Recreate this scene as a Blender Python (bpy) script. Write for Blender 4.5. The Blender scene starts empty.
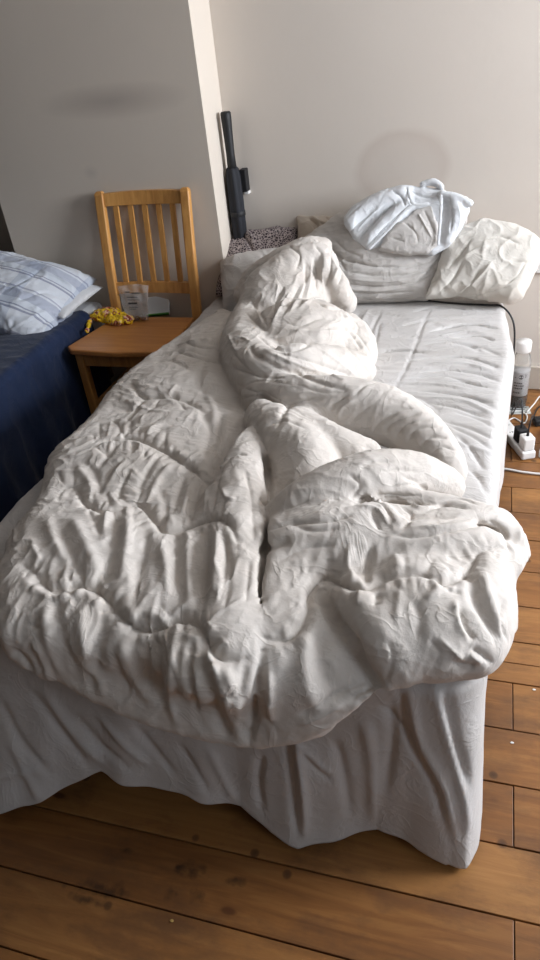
import bpy, bmesh, math, random
import numpy as np
from mathutils import Vector, Matrix, noise
from mathutils.bvhtree import BVHTree
from mathutils.kdtree import KDTree
random.seed(4); np.random.seed(4)
S = bpy.context.scene; COL = S.collection
# ------------------------------------------------------------------ camera
F = 690.0; CAM = np.array([0, 0, 1.5])
def _d(px, py):
    v = np.array([px-270., -(py-480.), -F]); return v/np.linalg.norm(v)
_Z = -_d(392, 1500); _Y = _d(508, -15); _Y = _Y-_Y.dot(_Z)*_Z; _Y /= np.linalg.norm(_Y)
R = np.array([np.cross(_Y, _Z), _Y, _Z])
def ray(px, py): return R @ np.array([px-270., -(py-480.), -F])
def atz(px, py, z):
    r = ray(px, py); return CAM+r*(z-CAM[2])/r[2]
def aty(px, py, y):
    r = ray(px, py); return CAM+r*y/r[1]
def atx(px, py, x):
    r = ray(px, py); return CAM+r*x/r[0]
cd = bpy.data.cameras.new('camera'); cam = bpy.data.objects.new('camera', cd); COL.objects.link(cam)
cd.sensor_fit = 'VERTICAL'; cd.sensor_height = 24; cd.lens = F/960*24; cd.clip_start = .02
M4 = Matrix(R.tolist()).to_4x4(); M4.translation = Vector(CAM); cam.matrix_world = M4
S.camera = cam
# ------------------------------------------------------------------ materials
def mat(name, col, rough=.8, **k):
    m = bpy.data.materials.new(name); m.use_nodes = True
    b = m.node_tree.nodes['Principled BSDF']
    b.inputs['Base Color'].default_value = (*col, 1); b.inputs['Roughness'].default_value = rough
    for n, v in k.items(): b.inputs[n.replace('_', ' ')].default_value = v
    return m
def N(m, t, **k):
    n = m.node_tree.nodes.new(t)
    for a, v in k.items(): setattr(n, a, v)
    return n
def L(m, a, b): m.node_tree.links.new(a, b)
def coords(m, scale=(1, 1, 1), rot=(0, 0, 0), out='Object'):
    tc = N(m, 'ShaderNodeTexCoord'); mp = N(m, 'ShaderNodeMapping')
    mp.inputs['Scale'].default_value = scale; mp.inputs['Rotation'].default_value = rot
    L(m, tc.outputs[out], mp.inputs['Vector']); return mp.outputs['Vector']
def tex(m, vec, scale, detail=4, rough=.5, dist=0):
    n = N(m, 'ShaderNodeTexNoise'); n.inputs['Scale'].default_value = scale
    n.inputs['Detail'].default_value = detail; n.inputs['Roughness'].default_value = rough
    n.inputs['Distortion'].default_value = dist
    L(m, vec, n.inputs['Vector']); return n.outputs['Fac']
def ramp(m, fac, stops):
    r = N(m, 'ShaderNodeValToRGB'); e = r.color_ramp.elements
    while len(e) < len(stops): e.new(.5)
    for x, (p, c) in zip(e, stops): x.position = p; x.color = (*c, 1) if len(c) == 3 else c
    L(m, fac, r.inputs['Fac']); return r.outputs['Color']
def mix(m, fac, a, b, mode='MIX'):
    n = N(m, 'ShaderNodeMix', data_type='RGBA', blend_type=mode)
    for s, v in ((n.inputs[0], fac), (n.inputs[6], a), (n.inputs[7], b)):
        if isinstance(v, (int, float)): s.default_value = v
        elif isinstance(v, tuple): s.default_value = (*v, 1)
        else: L(m, v, s)
    return n.outputs[2]
def bsdf(m): return m.node_tree.nodes['Principled BSDF']
def setcol(m, c): L(m, c, bsdf(m).inputs['Base Color'])
def bump(m, h, strength=.3, dist=.002):
    b = N(m, 'ShaderNodeBump'); b.inputs['Strength'].default_value = strength; b.inputs['Distance'].default_value = dist
    L(m, h, b.inputs['Height']); L(m, b.outputs['Normal'], bsdf(m).inputs['Normal'])
def fabric(name, col, col2=None, weave=1.0):
    m = mat(name, col, .92, Sheen_Weight=.12, Specular_IOR_Level=.2)
    v = coords(m)
    if col2 is None: col2 = tuple(c*.9 for c in col)
    setcol(m, mix(m, ramp(m, tex(m, v, 5, 5), [(.35, (0, 0, 0)), (.7, (1, 1, 1))]), col, col2))
    f1 = tex(m, v, 60, 6, .6)
    f2 = tex(m, v, 700, 2)
    f3 = tex(m, v, 11, 3, .5, 1.2); c1 = N(m, 'ShaderNodeMath', operation='SUBTRACT'); L(m, f3, c1.inputs[0]); c1.inputs[1].default_value = .5
    c2 = N(m, 'ShaderNodeMath', operation='ABSOLUTE'); L(m, c1.outputs[0], c2.inputs[0])
    c3 = N(m, 'ShaderNodeMath', operation='SMOOTH_MIN'); L(m, c2.outputs[0], c3.inputs[0]); c3.inputs[1].default_value = .06; c3.inputs[2].default_value = .03
    c4 = N(m, 'ShaderNodeMath', operation='MULTIPLY_ADD'); L(m, c3.outputs[0], c4.inputs[0]); c4.inputs[1].default_value = -9*weave; L(m, f1, c4.inputs[2]); f1 = c4.outputs[0]
    mm = N(m, 'ShaderNodeMath', operation='MULTIPLY_ADD'); L(m, f2, mm.inputs[0]); mm.inputs[1].default_value = .12; L(m, f1, mm.inputs[2])
    bump(m, mm.outputs[0], .35*weave, .004)
    return m
M_duvet = fabric('duvet_cotton', (.62, .575, .53), (.55, .50, .45))
M_sheet = fabric('sheet_cotton', (.55, .53, .515), (.49, .465, .44))
M_white = fabric('white_cotton', (.66, .675, .69), (.60, .61, .63))
M_cream = fabric('cream_cotton', (.63, .60, .55), (.57, .53, .47))
M_heap = fabric('washed_cotton', (.54, .515, .49), (.47, .44, .41))
M_navy = fabric('navy_cotton', (.015, .027, .068), (.010, .019, .05))
# ------------------------------------------------------------------ object helpers
def prop(o, label=None, cat=None, group=None, kind=None):
    if label: o['label'] = label
    if cat: o['category'] = cat
    if group: o['group'] = group
    if kind: o['kind'] = kind
    return o
def empty(name, loc=(0, 0, 0), rot=(0, 0, 0)):
    o = bpy.data.objects.new(name, None); COL.objects.link(o); o.location = loc; o.rotation_euler = rot
    o.empty_display_size = .05; return o
def link(name, me, m, parent=None, smooth=True, loc=None):
    o = bpy.data.objects.new(name, me); COL.objects.link(o)
    if m: me.materials.append(m)
    if smooth: me.polygons.foreach_set('use_smooth', [True]*len(me.polygons))
    if parent: o.parent = parent
    if loc is not None: o.location = loc
    return o
def recenter(o):
    """put the origin at the base of the thing"""
    me = o.data; n = len(me.vertices); a = np.empty(n*3); me.vertices.foreach_get('co', a); a = a.reshape(-1, 3)
    c = np.array([(a[:, 0].min()+a[:, 0].max())/2, (a[:, 1].min()+a[:, 1].max())/2, a[:, 2].min()])
    me.vertices.foreach_set('co', (a-c).ravel()); o.location = c; me.update(); return o
def mesh_from(V, Fc, name='m'):
    me = bpy.data.meshes.new(name); me.from_pydata(np.asarray(V).tolist(), [], np.asarray(Fc).tolist() if not isinstance(Fc, list) else Fc)
    me.update(); return me
def box(bm, lo, hi, bev=0, mt=None):
    r = bmesh.ops.create_cube(bm, size=1)['verts']
    lo, hi = Vector(lo), Vector(hi)
    for v in r: v.co = Vector(((lo[i]+hi[i])/2+v.co[i]*(hi[i]-lo[i]) for i in range(3)))
    if mt is not None:
        for v in r: v.co = mt @ v.co
    if bev:
        ed = list({e for v in r for e in v.link_edges})
        bmesh.ops.bevel(bm, geom=ed, offset=bev, segments=2, profile=.5, affect='EDGES')
def bm_obj(name, bm, m, parent=None, smooth=False, loc=None):
    me = bpy.data.meshes.new(name); bm.normal_update(); bm.to_mesh(me); bm.free()
    o = link(name, me, m, parent, smooth, loc); return o
def box_obj(name, lo, hi, m, parent=None, bev=.002, mt=None):
    bm = bmesh.new(); box(bm, lo, hi, bev, mt); return bm_obj(name, bm, m, parent)
def smoothpts(pts, n=8):
    P = [Vector(p) for p in pts]; out = []
    for i in range(len(P)-1):
        a = P[max(i-1, 0)]; b = P[i]; c = P[i+1]; d = P[min(i+2, len(P)-1)]
        for k in range(n):
            t = k/n
            out.append(.5*((2*b)+(c-a)*t+(2*a-5*b+4*c-d)*t*t+(-a+3*b-3*c+d)*t**3))
    return out+[P[-1]]
def sweep(bm, pts, rad, seg=10, smooth=True, flat=1.0, up=None):
    P = smoothpts(pts) if smooth else [Vector(p) for p in pts]
    n = len(P); rads = rad if isinstance(rad, (list, tuple)) else [rad]
    rings = []; prev = None
    for i, p in enumerate(P):
        t = (P[min(i+1, n-1)]-P[max(i-1, 0)]).normalized()
        if prev is None:
            u = Vector(up) if up else (Vector((0, 0, 1)) if abs(t.z) < .9 else Vector((1, 0, 0)))
        else: u = prev
        u = (u-t*u.dot(t)).normalized(); prev = u; w = t.cross(u)
        x = i/(n-1)*(len(rads)-1); k = min(int(x), len(rads)-2) if len(rads) > 1 else 0
        r = rads[0] if len(rads) == 1 else rads[k]+(rads[k+1]-rads[k])*(x-k)
        rings.append([bm.verts.new(p+(u*math.cos(a)*flat+w*math.sin(a))*r) for a in [2*math.pi*j/seg for j in range(seg)]])
    for a, b in zip(rings, rings[1:]):
        for j in range(seg): bm.faces.new((a[j], a[(j+1) % seg], b[(j+1) % seg], b[j]))
    bm.faces.new(rings[0][::-1]); bm.faces.new(rings[-1])
def lathe(bm, prof, seg=32, c=(0, 0, 0)):
    rings = [[bm.verts.new((c[0]+r*math.cos(2*math.pi*j/seg), c[1]+r*math.sin(2*math.pi*j/seg), c[2]+z)) for j in range(seg)] for r, z in prof]
    for a, b in zip(rings, rings[1:]):
        for j in range(seg): bm.faces.new((a[j], a[(j+1) % seg], b[(j+1) % seg], b[j]))
    bm.faces.new(rings[0][::-1]); bm.faces.new(rings[-1])
# ------------------------------------------------------------------ soft bodies: signed distance fields
class Field:
    def __init__(s, lo, hi, h):
        s.lo = np.array(lo, float); s.h = h; s.n = np.ceil((np.array(hi)-s.lo)/h).astype(int)+1
        s.D = np.full(s.n, 9., np.float32)
    def add(s, fn, blo, bhi, k=.015, sub=False):
        pad = .05
        i0 = np.clip(np.floor((np.array(blo)-pad-s.lo)/s.h).astype(int), 0, s.n); i1 = np.clip(np.ceil((np.array(bhi)+pad-s.lo)/s.h).astype(int)+1, 0, s.n)
        if (i1 <= i0).any(): return
        ax = [s.lo[a]+s.h*np.arange(i0[a], i1[a]) for a in range(3)]
        X, Y, Z = np.meshgrid(*ax, indexing='ij', sparse=True)
        d = fn(X, Y, Z).astype(np.float32)
        sl = tuple(slice(i0[a], i1[a]) for a in range(3)); a = s.D[sl]
        if sub:
            d = -d; hh = np.clip(.5-.5*(a-d)/k, 0, 1); s.D[sl] = a*(1-hh)+d*hh+k*hh*(1-hh)
        else:
            hh = np.clip(.5+.5*(a-d)/k, 0, 1); s.D[sl] = a*(1-hh)+d*hh-k*hh*(1-hh)
    def tube(s, pts, k=.015, flat=1.0, sub=False, sm=5):
        """pts (x,y,z,r); flat squashes it vertically"""
        P = np.array(pts, float)
        if sm and len(P) > 2:
            Q = smoothpts([p[:3] for p in P], sm); m = len(Q)
            rr = np.interp(np.arange(m)/sm, np.arange(len(P)), P[:, 3]); P = np.array([[*q, r] for q, r in zip(Q, rr)])
        def fn(X, Y, Z):
            best = None
            for a, b in zip(P, P[1:]):
                ba = (b-a)[:3].copy(); ba[2] /= flat; L2 = (ba**2).sum()+1e-9
                px, py, pz = X-a[0], Y-a[1], (Z-a[2])/flat
                t = np.clip((px*ba[0]+py*ba[1]+pz*ba[2])/L2, 0, 1)
                d = np.sqrt((px-ba[0]*t)**2+(py-ba[1]*t)**2+(pz-ba[2]*t)**2)-(a[3]+(b[3]-a[3])*t)
                best = d if best is None else np.minimum(best, d)
            return best*min(1, flat)
        r = P[:, 3].max(); s.add(fn, P[:, :3].min(0)-r, P[:, :3].max(0)+r, k, sub)
    def ell(s, c, r, rot=(0, 0, 0), k=.015, sub=False, pw=2.0):
        Mi = np.array((Matrix.Rotation(rot[2], 3, 'Z') @ Matrix.Rotation(rot[1], 3, 'Y') @ Matrix.Rotation(rot[0], 3, 'X')).transposed())
        def fn(X, Y, Z):
            x, y, z = X-c[0], Y-c[1], Z-c[2]
            q = [np.abs(Mi[i, 0]*x+Mi[i, 1]*y+Mi[i, 2]*z)/r[i] for i in range(3)]
            k0 = (q[0]**pw+q[1]**pw+q[2]**pw)**(1/pw)
            return (k0-1)*min(r)*.9
        R_ = max(r)*(1.0 if pw <= 2 else 1.25); s.add(fn, np.array(c)-R_, np.array(c)+R_, k, sub)
    def slab(s, poly, a0, a1, rnd, axes=(0, 1, 2), k=.02, top=None, shear=0, v0=0):
        """polygon in axes[0],axes[1], extruded along axes[2] from a0 to a1"""
        Q = np.array(poly, float)
        def fn(X, Y, Z):
            A = (X, Y, Z); u, v, w = A[axes[0]], A[axes[1]], A[axes[2]]; w = w-shear*(v-v0)
            u, v = np.broadcast_arrays(u+0*v, v+0*u)
            d = np.full(u.shape, 1e9); sg = np.ones(u.shape)
            n = len(Q)
            for i in range(n):
                a = Q[i]; b = Q[i-1]; e = b-a
                wx, wy = u-a[0], v-a[1]; t = np.clip((wx*e[0]+wy*e[1])/((e**2).sum()+1e-12), 0, 1)
                d = np.minimum(d, (wx-e[0]*t)**2+(wy-e[1]*t)**2)
                c1 = v >= a[1]; c2 = v < b[1]; c3 = e[0]*wy > e[1]*wx
                fl = (c1 & c2 & c3) | (~c1 & ~c2 & ~c3); sg = np.where(fl, -sg, sg)
            d2 = sg*np.sqrt(d)+rnd
            hi = a1 if top is None else top(X, Y)
            dz = np.abs(w-(a0+hi)/2)-(hi-a0)/2+rnd
            return np.minimum(np.maximum(d2, dz), 0)+np.sqrt(np.maximum(d2, 0)**2+np.maximum(dz, 0)**2)-rnd
        lo = np.empty(3); hi_ = np.empty(3)
        lo[axes[0]], hi_[axes[0]] = Q[:, 0].min(), Q[:, 0].max(); lo[axes[1]], hi_[axes[1]] = Q[:, 1].min(), Q[:, 1].max()
        lo[axes[2]], hi_[axes[2]] = a0-abs(shear)*.2, a1+(.06 if top else 0)+abs(shear)*.05; s.add(fn, lo, hi_, k)
    def mesh(s):
        D = s.D; neg = D < 0; n = s.n
        c = [n[0]-1, n[1]-1, n[2]-1]
        cnt = np.zeros(c, np.int32); acc = np.zeros((*c, 3), np.float32)
        g = np.meshgrid(*[np.arange(k) for k in c], indexing='ij', sparse=True)
        for ax in range(3):
            o = [a for a in range(3) if a != ax]
            sl0 = [slice(None)]*3; sl1 = [slice(None)]*3; sl0[ax] = slice(0, -1); sl1[ax] = slice(1, None)
            a, b = D[tuple(sl0)], D[tuple(sl1)]; cr = (a < 0) != (b < 0); t = np.where(cr, a/(a-b+1e-12), 0)
            for i in (0, 1):
                for j in (0, 1):
                    ss = [slice(None)]*3; ss[o[0]] = slice(i, i+c[o[0]]); ss[o[1]] = slice(j, j+c[o[1]])
                    cc = cr[tuple(ss)]; cnt += cc
                    acc[..., ax] += np.where(cc, t[tuple(ss)], 0); acc[..., o[0]] += cc*i; acc[..., o[1]] += cc*j
        act = cnt > 0; idx = np.full(c, -1, np.int64); idx[act] = np.arange(act.sum())
        base = np.stack([np.broadcast_to(x, c)[act] for x in g], 1)
        V = s.lo+(base+acc[act]/cnt[act][:, None])*s.h
        faces = []
        for ax in range(3):
            o = [(ax+1) % 3, (ax+2) % 3]
            sl0 = [slice(1, -1)]*3; sl1 = [slice(1, -1)]*3; sl0[ax] = slice(0, -1); sl1[ax] = slice(1, None)
            a, b = neg[tuple(sl0)], neg[tuple(sl1)]
            I = np.argwhere(a != b); 
            if len(I) == 0: continue
            f = a[tuple(I.T)]
            off = np.ones(3, int); off[ax] = 0; I = I+off
            q = []
            for (i, j) in ((0, 0), (1, 0), (1, 1), (0, 1)):
                J = I.copy(); J[:, o[0]] -= 1-i; J[:, o[1]] -= 1-j; q.append(idx[tuple(J.T)])
            q = np.stack(q, 1); q[~f] = q[~f][:, ::-1]; faces.append(q)
        return V, np.concatenate(faces)
def relax(V, Fc, it=2, lam=.5):
    E_ = np.concatenate([Fc[:, [0, 1]], Fc[:, [1, 2]], Fc[:, [2, 3]], Fc[:, [3, 0]]])
    for _ in range(it):
        A = np.zeros_like(V); c = np.zeros(len(V))
        for a, b in ((0, 1), (1, 0)):
            for d in range(3): A[:, d] += np.bincount(E_[:, a], V[E_[:, b], d], len(V))
            c += np.bincount(E_[:, a], minlength=len(V))
        V = V+lam*(A/np.maximum(c, 1)[:, None]-V)
    return V
def normals(V, Fc):
    n = np.cross(V[Fc[:, 2]]-V[Fc[:, 0]], V[Fc[:, 3]]-V[Fc[:, 1]])
    out = np.zeros_like(V)
    for c in range(4):
        for d in range(3): out[:, d] += np.bincount(Fc[:, c], n[:, d], len(V))
    return out/np.maximum(np.linalg.norm(out, axis=1), 1e-12)[:, None]
def subdivide(V, Fc):
    """linear quad subdivision then a relax"""
    nv = len(V); E_ = np.sort(np.concatenate([Fc[:, [0, 1]], Fc[:, [1, 2]], Fc[:, [2, 3]], Fc[:, [3, 0]]]), 1)
    key = E_[:, 0].astype(np.int64)*nv+E_[:, 1]; u, inv = np.unique(key, return_inverse=True)
    em = (V[u//nv]+V[u % nv])/2; fc = V[Fc].mean(1); m = len(Fc)
    e = nv+inv.reshape(4, m); c = nv+len(u)+np.arange(m)
    NF = np.concatenate([np.stack([Fc[:, i], e[i], c, e[(i-1) % 4]], 1) for i in range(4)])
    V2 = np.concatenate([V, em, fc]); return relax(V2, NF, 2, .5), NF
def trace(V, Fc, strokes, gain=1.0, wide=1.0):
    """strokes: 'amp_mm width_mm x,y x,y ...' laid on the surface; returns a height per vertex"""
    bvh = BVHTree.FromPolygons(V.tolist(), Fc.tolist())
    H = np.zeros(len(V)); o = Vector(CAM)
    for st in strokes.strip().splitlines():
        st = st.split('#')[0].split()
        if not st: continue
        amp, w = float(st[0])/1000, float(st[1])/1000
        pts = [tuple(map(float, q.split(','))) for q in st[2:]]
        P = smoothpts([(x, y, 0) for x, y in pts], 6) if len(pts) > 1 else [Vector((*pts[0], 0))]
        W = []
        for q in P:
            d = Vector(ray(q[0], q[1])).normalized(); h = bvh.ray_cast(o, d)
            if h[0] is not None: W.append(np.array(h[0]))
        if not W: continue
        W = np.array(W); rad = w*2.6
        m = ((V > W.min(0)-rad) & (V < W.max(0)+rad)).all(1); I = np.nonzero(m)[0]
        if len(I) == 0: continue
        Q = V[I]; best = np.full(len(I), 1e9); tt = np.zeros(len(I)); n = max(len(W)-1, 1)
        for i in range(len(W)-1 if len(W) > 1 else 1):
            a = W[i]; b = W[min(i+1, len(W)-1)]; e = b-a
            if np.linalg.norm(e) > .15: continue
            t = np.clip(((Q-a)@e)/((e@e)+1e-12), 0, 1); d = ((Q-a-t[:, None]*e)**2).sum(1)
            k = d < best; best[k] = d[k]; tt[k] = (i+t[k])/n
        taper = np.clip(np.minimum(tt, 1-tt)*5, 0, 1) if len(W) > 2 else 1
        taper = .25+.75*taper if len(W) > 2 else 1
        prof = np.exp(-best/(w*w)) if w > .0075 else 1.15*np.exp(-np.sqrt(best+1e-6)/(.85*w))
        H[I] += amp*prof*taper*(gain*wide if w > .0075 else gain)
    return H
def vnoise(V, sc, seed=0, octv=3):
    return np.array([noise.fractal(Vector((p[0]*sc[0]+seed, p[1]*sc[1], p[2]*sc[2])), 1.0, 2.0, octv) for p in V])
def ridged(V, sc, seed=0): return 1-2*np.abs(vnoise(V, sc, seed, 2))
def soft(name, V, Fc, m, strokes='', disp=None, parent=None, fine=1, wide=1.):
    for _ in range(fine): V, Fc = subdivide(V, Fc)
    if disp is not None:
        V = V+normals(V, Fc)*disp(V)[:, None]
    if strokes: V = V+normals(V, Fc)*trace(V, Fc, strokes, 1., wide)[:, None]
    o = link(name, mesh_from(V, Fc, name), m, parent); return o
def P4(px, py, z, r): return (*atz(px, py, z), r)
exec_parts = []
#==ROOM==
def wallmat(name, col, extra=None):
    m = mat(name, col, .85); v = coords(m)
    c = mix(m, ramp(m, tex(m, v, 1.3, 6), [(.3, (0, 0, 0)), (.75, (1, 1, 1))]), col, tuple(x*.93 for x in col))
    if extra: c = extra(m, v, c)
    setcol(m, c); bump(m, tex(m, v, 35, 5), .12, .004); return m
def blob(m, v, c, size, col, a, ring=False, ns=6):
    sb = N(m, 'ShaderNodeVectorMath', operation='SUBTRACT'); L(m, v, sb.inputs[0]); sb.inputs[1].default_value = c
    nz = N(m, 'ShaderNodeTexNoise'); nz.inputs['Scale'].default_value = ns; L(m, v, nz.inputs['Vector'])
    nm = N(m, 'ShaderNodeVectorMath', operation='MULTIPLY_ADD'); L(m, nz.outputs['Color'], nm.inputs[0]); nm.inputs[1].default_value = [(1.2 if ns > 10 else .25)*q for q in size]; L(m, sb.outputs[0], nm.inputs[2])
    dv = N(m, 'ShaderNodeVectorMath', operation='DIVIDE'); L(m, nm.outputs[0], dv.inputs[0]); dv.inputs[1].default_value = size
    ln = N(m, 'ShaderNodeVectorMath', operation='LENGTH'); L(m, dv.outputs[0], ln.inputs[0])
    st = [(0, (a*.45,)*3), (.6, (a*.6,)*3), (.82, (a,)*3), (1, (0, 0, 0))] if ring else ([(0, (a,)*3), (.55, (a*.85,)*3), (1, (0, 0, 0))] if ns > 10 else [(0, (a,)*3), (1, (0, 0, 0))])
    return ramp(m, ln.outputs['Value'], st)
WC = (.65, .588, .522)
def stain_back(m, v, c):
    s = aty(414, 158, 2.97); return mix(m, blob(m, v, (s[0]-.02, s[1], s[2]-.02), (.20, .5, .16), None, .30, True), c, (.40, .31, .26))
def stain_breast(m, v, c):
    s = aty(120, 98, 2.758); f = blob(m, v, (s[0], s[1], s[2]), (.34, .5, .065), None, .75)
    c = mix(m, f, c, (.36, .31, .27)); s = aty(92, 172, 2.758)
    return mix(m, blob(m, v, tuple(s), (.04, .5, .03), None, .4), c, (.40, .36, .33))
M_wall = wallmat('wall_paint', WC); M_wallb = wallmat('wall_paint_back', WC, stain_back)
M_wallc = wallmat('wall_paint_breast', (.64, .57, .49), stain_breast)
def wall(name, lo, hi, m=None):
    return prop(box_obj(name, lo, hi, m or M_wall, bev=0), kind='structure')
XL, XR, YB, YF, ZC = -3.1, 2.4, 2.97, -1.6, 2.6
wall('wall_back', (-1.07, YB, 0), (XR+.1, YB+.1, ZC), M_wallb)
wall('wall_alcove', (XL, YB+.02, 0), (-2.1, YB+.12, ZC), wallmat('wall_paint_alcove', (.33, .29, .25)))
wall('wall_breast', (-2.085, 2.758, 0), (-1.07, YB+.1, ZC), M_wallc)
M_dw = wallmat('wall_low_bounce', (.09, .08, .07)); wall('wall_left', (XL-.1, YF, 0), (XL, YB+.12, ZC), M_dw); wall('wall_front', (XL-.1, YF-.1, 0), (XR+.1, YF, ZC), M_dw)  # out-of-view walls darkened on purpose to cut bounce light
prop(box_obj('ceiling', (XL-.1, YF-.1, ZC), (XR+.1, YB+.12, ZC+.1), mat('ceiling_paint', (.45, .44, .42), .9), bev=0), kind='structure')
# right wall with the main window and an unseen second one added as fill
WINS = ((1.4, 2.55, 1.1, 2.3), (-1.1, .0, .9, 2.2))
bm = bmesh.new()
for lo, hi in (((XR, YF, 0), (XR+.1, -1.1, ZC)), ((XR, 0, 0), (XR+.1, 1.4, ZC)), ((XR, 2.55, 0), (XR+.1, YB+.1, ZC)), ((XR, 1.4, 0), (XR+.1, 2.55, 1.1)), ((XR, 1.4, 2.3), (XR+.1, 2.55, ZC)), ((XR, -1.1, 0), (XR+.1, 0, .9)), ((XR, -1.1, 2.2), (XR+.1, 0, ZC))): box(bm, lo, hi)
prop(bm_obj('wall_right', bm, M_dw), kind='structure')
m_win = mat('window_paint', (.7, .7, .68), .5)
for k, (a, b, z0, z1) in enumerate(WINS):
    bm = bmesh.new(); g = .04; zm = (z0+z1)/2
    for lo, hi in (((XR+.02, a, z0), (XR+.07, a+g, z1)), ((XR+.02, b-g, z0), (XR+.07, b, z1)), ((XR+.02, a, z0), (XR+.07, b, z0+g)), ((XR+.02, a, z1-g), (XR+.07, b, z1)), ((XR+.02, a, zm-.02), (XR+.07, b, zm+.02))): box(bm, lo, hi, .004)
    prop(bm_obj('window_%d' % (k+1), bm, m_win), kind='structure')
    ld = bpy.data.lights.new('window_and_fill_light', 'AREA'); ld.shape = 'RECTANGLE'; ld.size = z1-z0; ld.size_y = b-a; ld.energy = (162, 17)[k]; ld.color = ((.89, .93, 1), (.78, .88, 1))[k]
    lo_ = bpy.data.objects.new('window_and_fill_light', ld); COL.objects.link(lo_); lo_.location = (XR+.12, (a+b)/2, zm); lo_.rotation_euler = (0, math.radians(90), 0)
bm = bmesh.new(); box(bm, (-1.069, YB-.018, 0), (XR, YB-.001, .11), .004)
prop(bm_obj('baseboard_back', bm, mat('skirting_paint', (.50, .44, .37), .7)), kind='structure')
# floor: pine boards running across the bed
seams = [-1.6, -1.45, -1.3, -1.15, -1.0, -.86, -.71, -.57, -.43, -.29, -.15, -.01, .13, .27, .415, .556, .699, .842, .986, 1.134, 1.28, 1.348, 1.426, 1.568, 1.723, 1.879, 2.026, 2.176, 2.349, 2.49, 2.64, 2.79, 2.93, 3.12]
bm = bmesh.new(); lay = bm.verts.layers.float_color.new('board')
for i, (a, b) in enumerate(zip(seams, seams[1:])):
    js = sorted([.145] if i in (15, 17, 19, 26, 28, 30) else [random.choice([.75, 1.2, -2.2])])
    xs = [XL-.1]+js+[XR+.1]
    for x0, x1 in zip(xs, xs[1:]):
        n0 = len(bm.verts); box(bm, (x0+.0012, a+.0017, -.02), (x1-.0012, b-.0017, random.uniform(-.0012, .0)), .0012)
        bm.verts.ensure_lookup_table(); c = (random.random(), random.random(), random.random(), 1)
        for v in bm.verts[n0:]: v[lay] = c
box(bm, (XL-.1, YF, -.05), (XR+.1, 3.12, -.012))
mf = mat('pine_boards', (.4, .2, .08), .42, Specular_IOR_Level=.4)
at_ = N(mf, 'ShaderNodeAttribute', attribute_name='board'); tc = N(mf, 'ShaderNodeTexCoord')
ad = N(mf, 'ShaderNodeVectorMath', operation='MULTIPLY_ADD'); L(mf, at_.outputs['Color'], ad.inputs[0]); ad.inputs[1].default_value = (7, 0, 3); L(mf, tc.outputs['Object'], ad.inputs[2])
mp = N(mf, 'ShaderNodeMapping'); mp.inputs['Scale'].default_value = (1.2, 14, 1); L(mf, ad.outputs[0], mp.inputs['Vector'])
gr = tex(mf, mp.outputs[0], 2.2, 8, .6, 1.6)
base = ramp(mf, gr, [(.25, (.11, .038, .010)), (.5, (.25, .100, .027)), (.75, (.40, .19, .058))])
sx = N(mf, 'ShaderNodeSeparateColor'); L(mf, at_.outputs['Color'], sx.inputs[0])
base = mix(mf, .55, base, ramp(mf, sx.outputs[0], [(0, (.15, .055, .015)), (1, (.37, .18, .058))]))
mp2 = N(mf, 'ShaderNodeMapping'); mp2.inputs['Scale'].default_value = (3.2, 7, 1); L(mf, ad.outputs[0], mp2.inputs['Vector'])
vo = N(mf, 'ShaderNodeTexVoronoi'); vo.inputs['Scale'].default_value = 1.3; L(mf, mp2.outputs[0], vo.inputs['Vector'])
base = mix(mf, ramp(mf, vo.outputs['Distance'], [(0, (1, 1, 1)), (.05, (.9, .9, .9)), (.085, (.25, .25, .25)), (.16, (0, 0, 0))]), base, (.10, .035, .012))
dirt = ramp(mf, tex(mf, coords(mf, (1, 2.2, 1)), 3.1, 9, .68), [(.48, (0, 0, 0)), (.64, (.75, .75, .75))])
base = mix(mf, dirt, base, (.11, .05, .022))
spot = N(mf, 'ShaderNodeTexVoronoi'); spot.inputs['Scale'].default_value = 11; L(mf, tc.outputs['Object'], spot.inputs['Vector'])
base = mix(mf, ramp(mf, spot.outputs['Distance'], [(0, (.9, .9, .9)), (.09, (.6, .6, .6)), (.13, (0, 0, 0))]), base, (.05, .022, .01))
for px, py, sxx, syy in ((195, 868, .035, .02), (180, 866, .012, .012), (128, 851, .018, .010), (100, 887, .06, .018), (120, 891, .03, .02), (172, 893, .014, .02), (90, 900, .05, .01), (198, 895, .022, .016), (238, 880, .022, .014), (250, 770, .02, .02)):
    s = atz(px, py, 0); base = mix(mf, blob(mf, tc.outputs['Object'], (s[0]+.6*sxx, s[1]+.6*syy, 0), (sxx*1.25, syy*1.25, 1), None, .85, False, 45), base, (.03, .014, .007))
setcol(mf, base); bump(mf, gr, .25, .003)
prop(bm_obj('floor', bm, mf), kind='structure')
# light
w = bpy.data.worlds.new('world'); S.world = w; w.use_nodes = True
w.node_tree.nodes['Background'].inputs[0].default_value = (.75, .85, 1, 1); w.node_tree.nodes['Background'].inputs[1].default_value = 1.0
#==BED==
# bed frame and mattress
BX0, BX1, BY0, BY1, BZ = -1.13, .022, .85, 2.80, .50
bed = empty('bed', ((BX0+BX1)/2, (BY0+BY1)/2, 0)); prop(bed, 'small double bed with a low dark wooden base under a white sheet', 'bed')
def child_box(name, lo, hi, m, par, bev=.004):
    o = box_obj(name, lo, hi, m, None, bev); o.parent = par; o.matrix_parent_inverse = Matrix.Translation(-par.location); return o
M_dark = mat('dark_wood', (.09, .045, .022), .6)
child_box('base', (BX0+.04, BY0+.05, .12), (BX1-.04, BY1-.03, .26), M_dark, bed)
child_box('mattress', (BX0+.02, BY0+.02, .26), (BX1-.02, BY1-.02, BZ-.02), M_cream, bed, .04)
for x in (BX0+.09, BX1-.09):
    for y in (BY0+.1, BY1-.1): child_box('leg', (x-.03, y-.03, 0), (x+.03, y+.03, .12), M_dark, bed)
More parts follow.
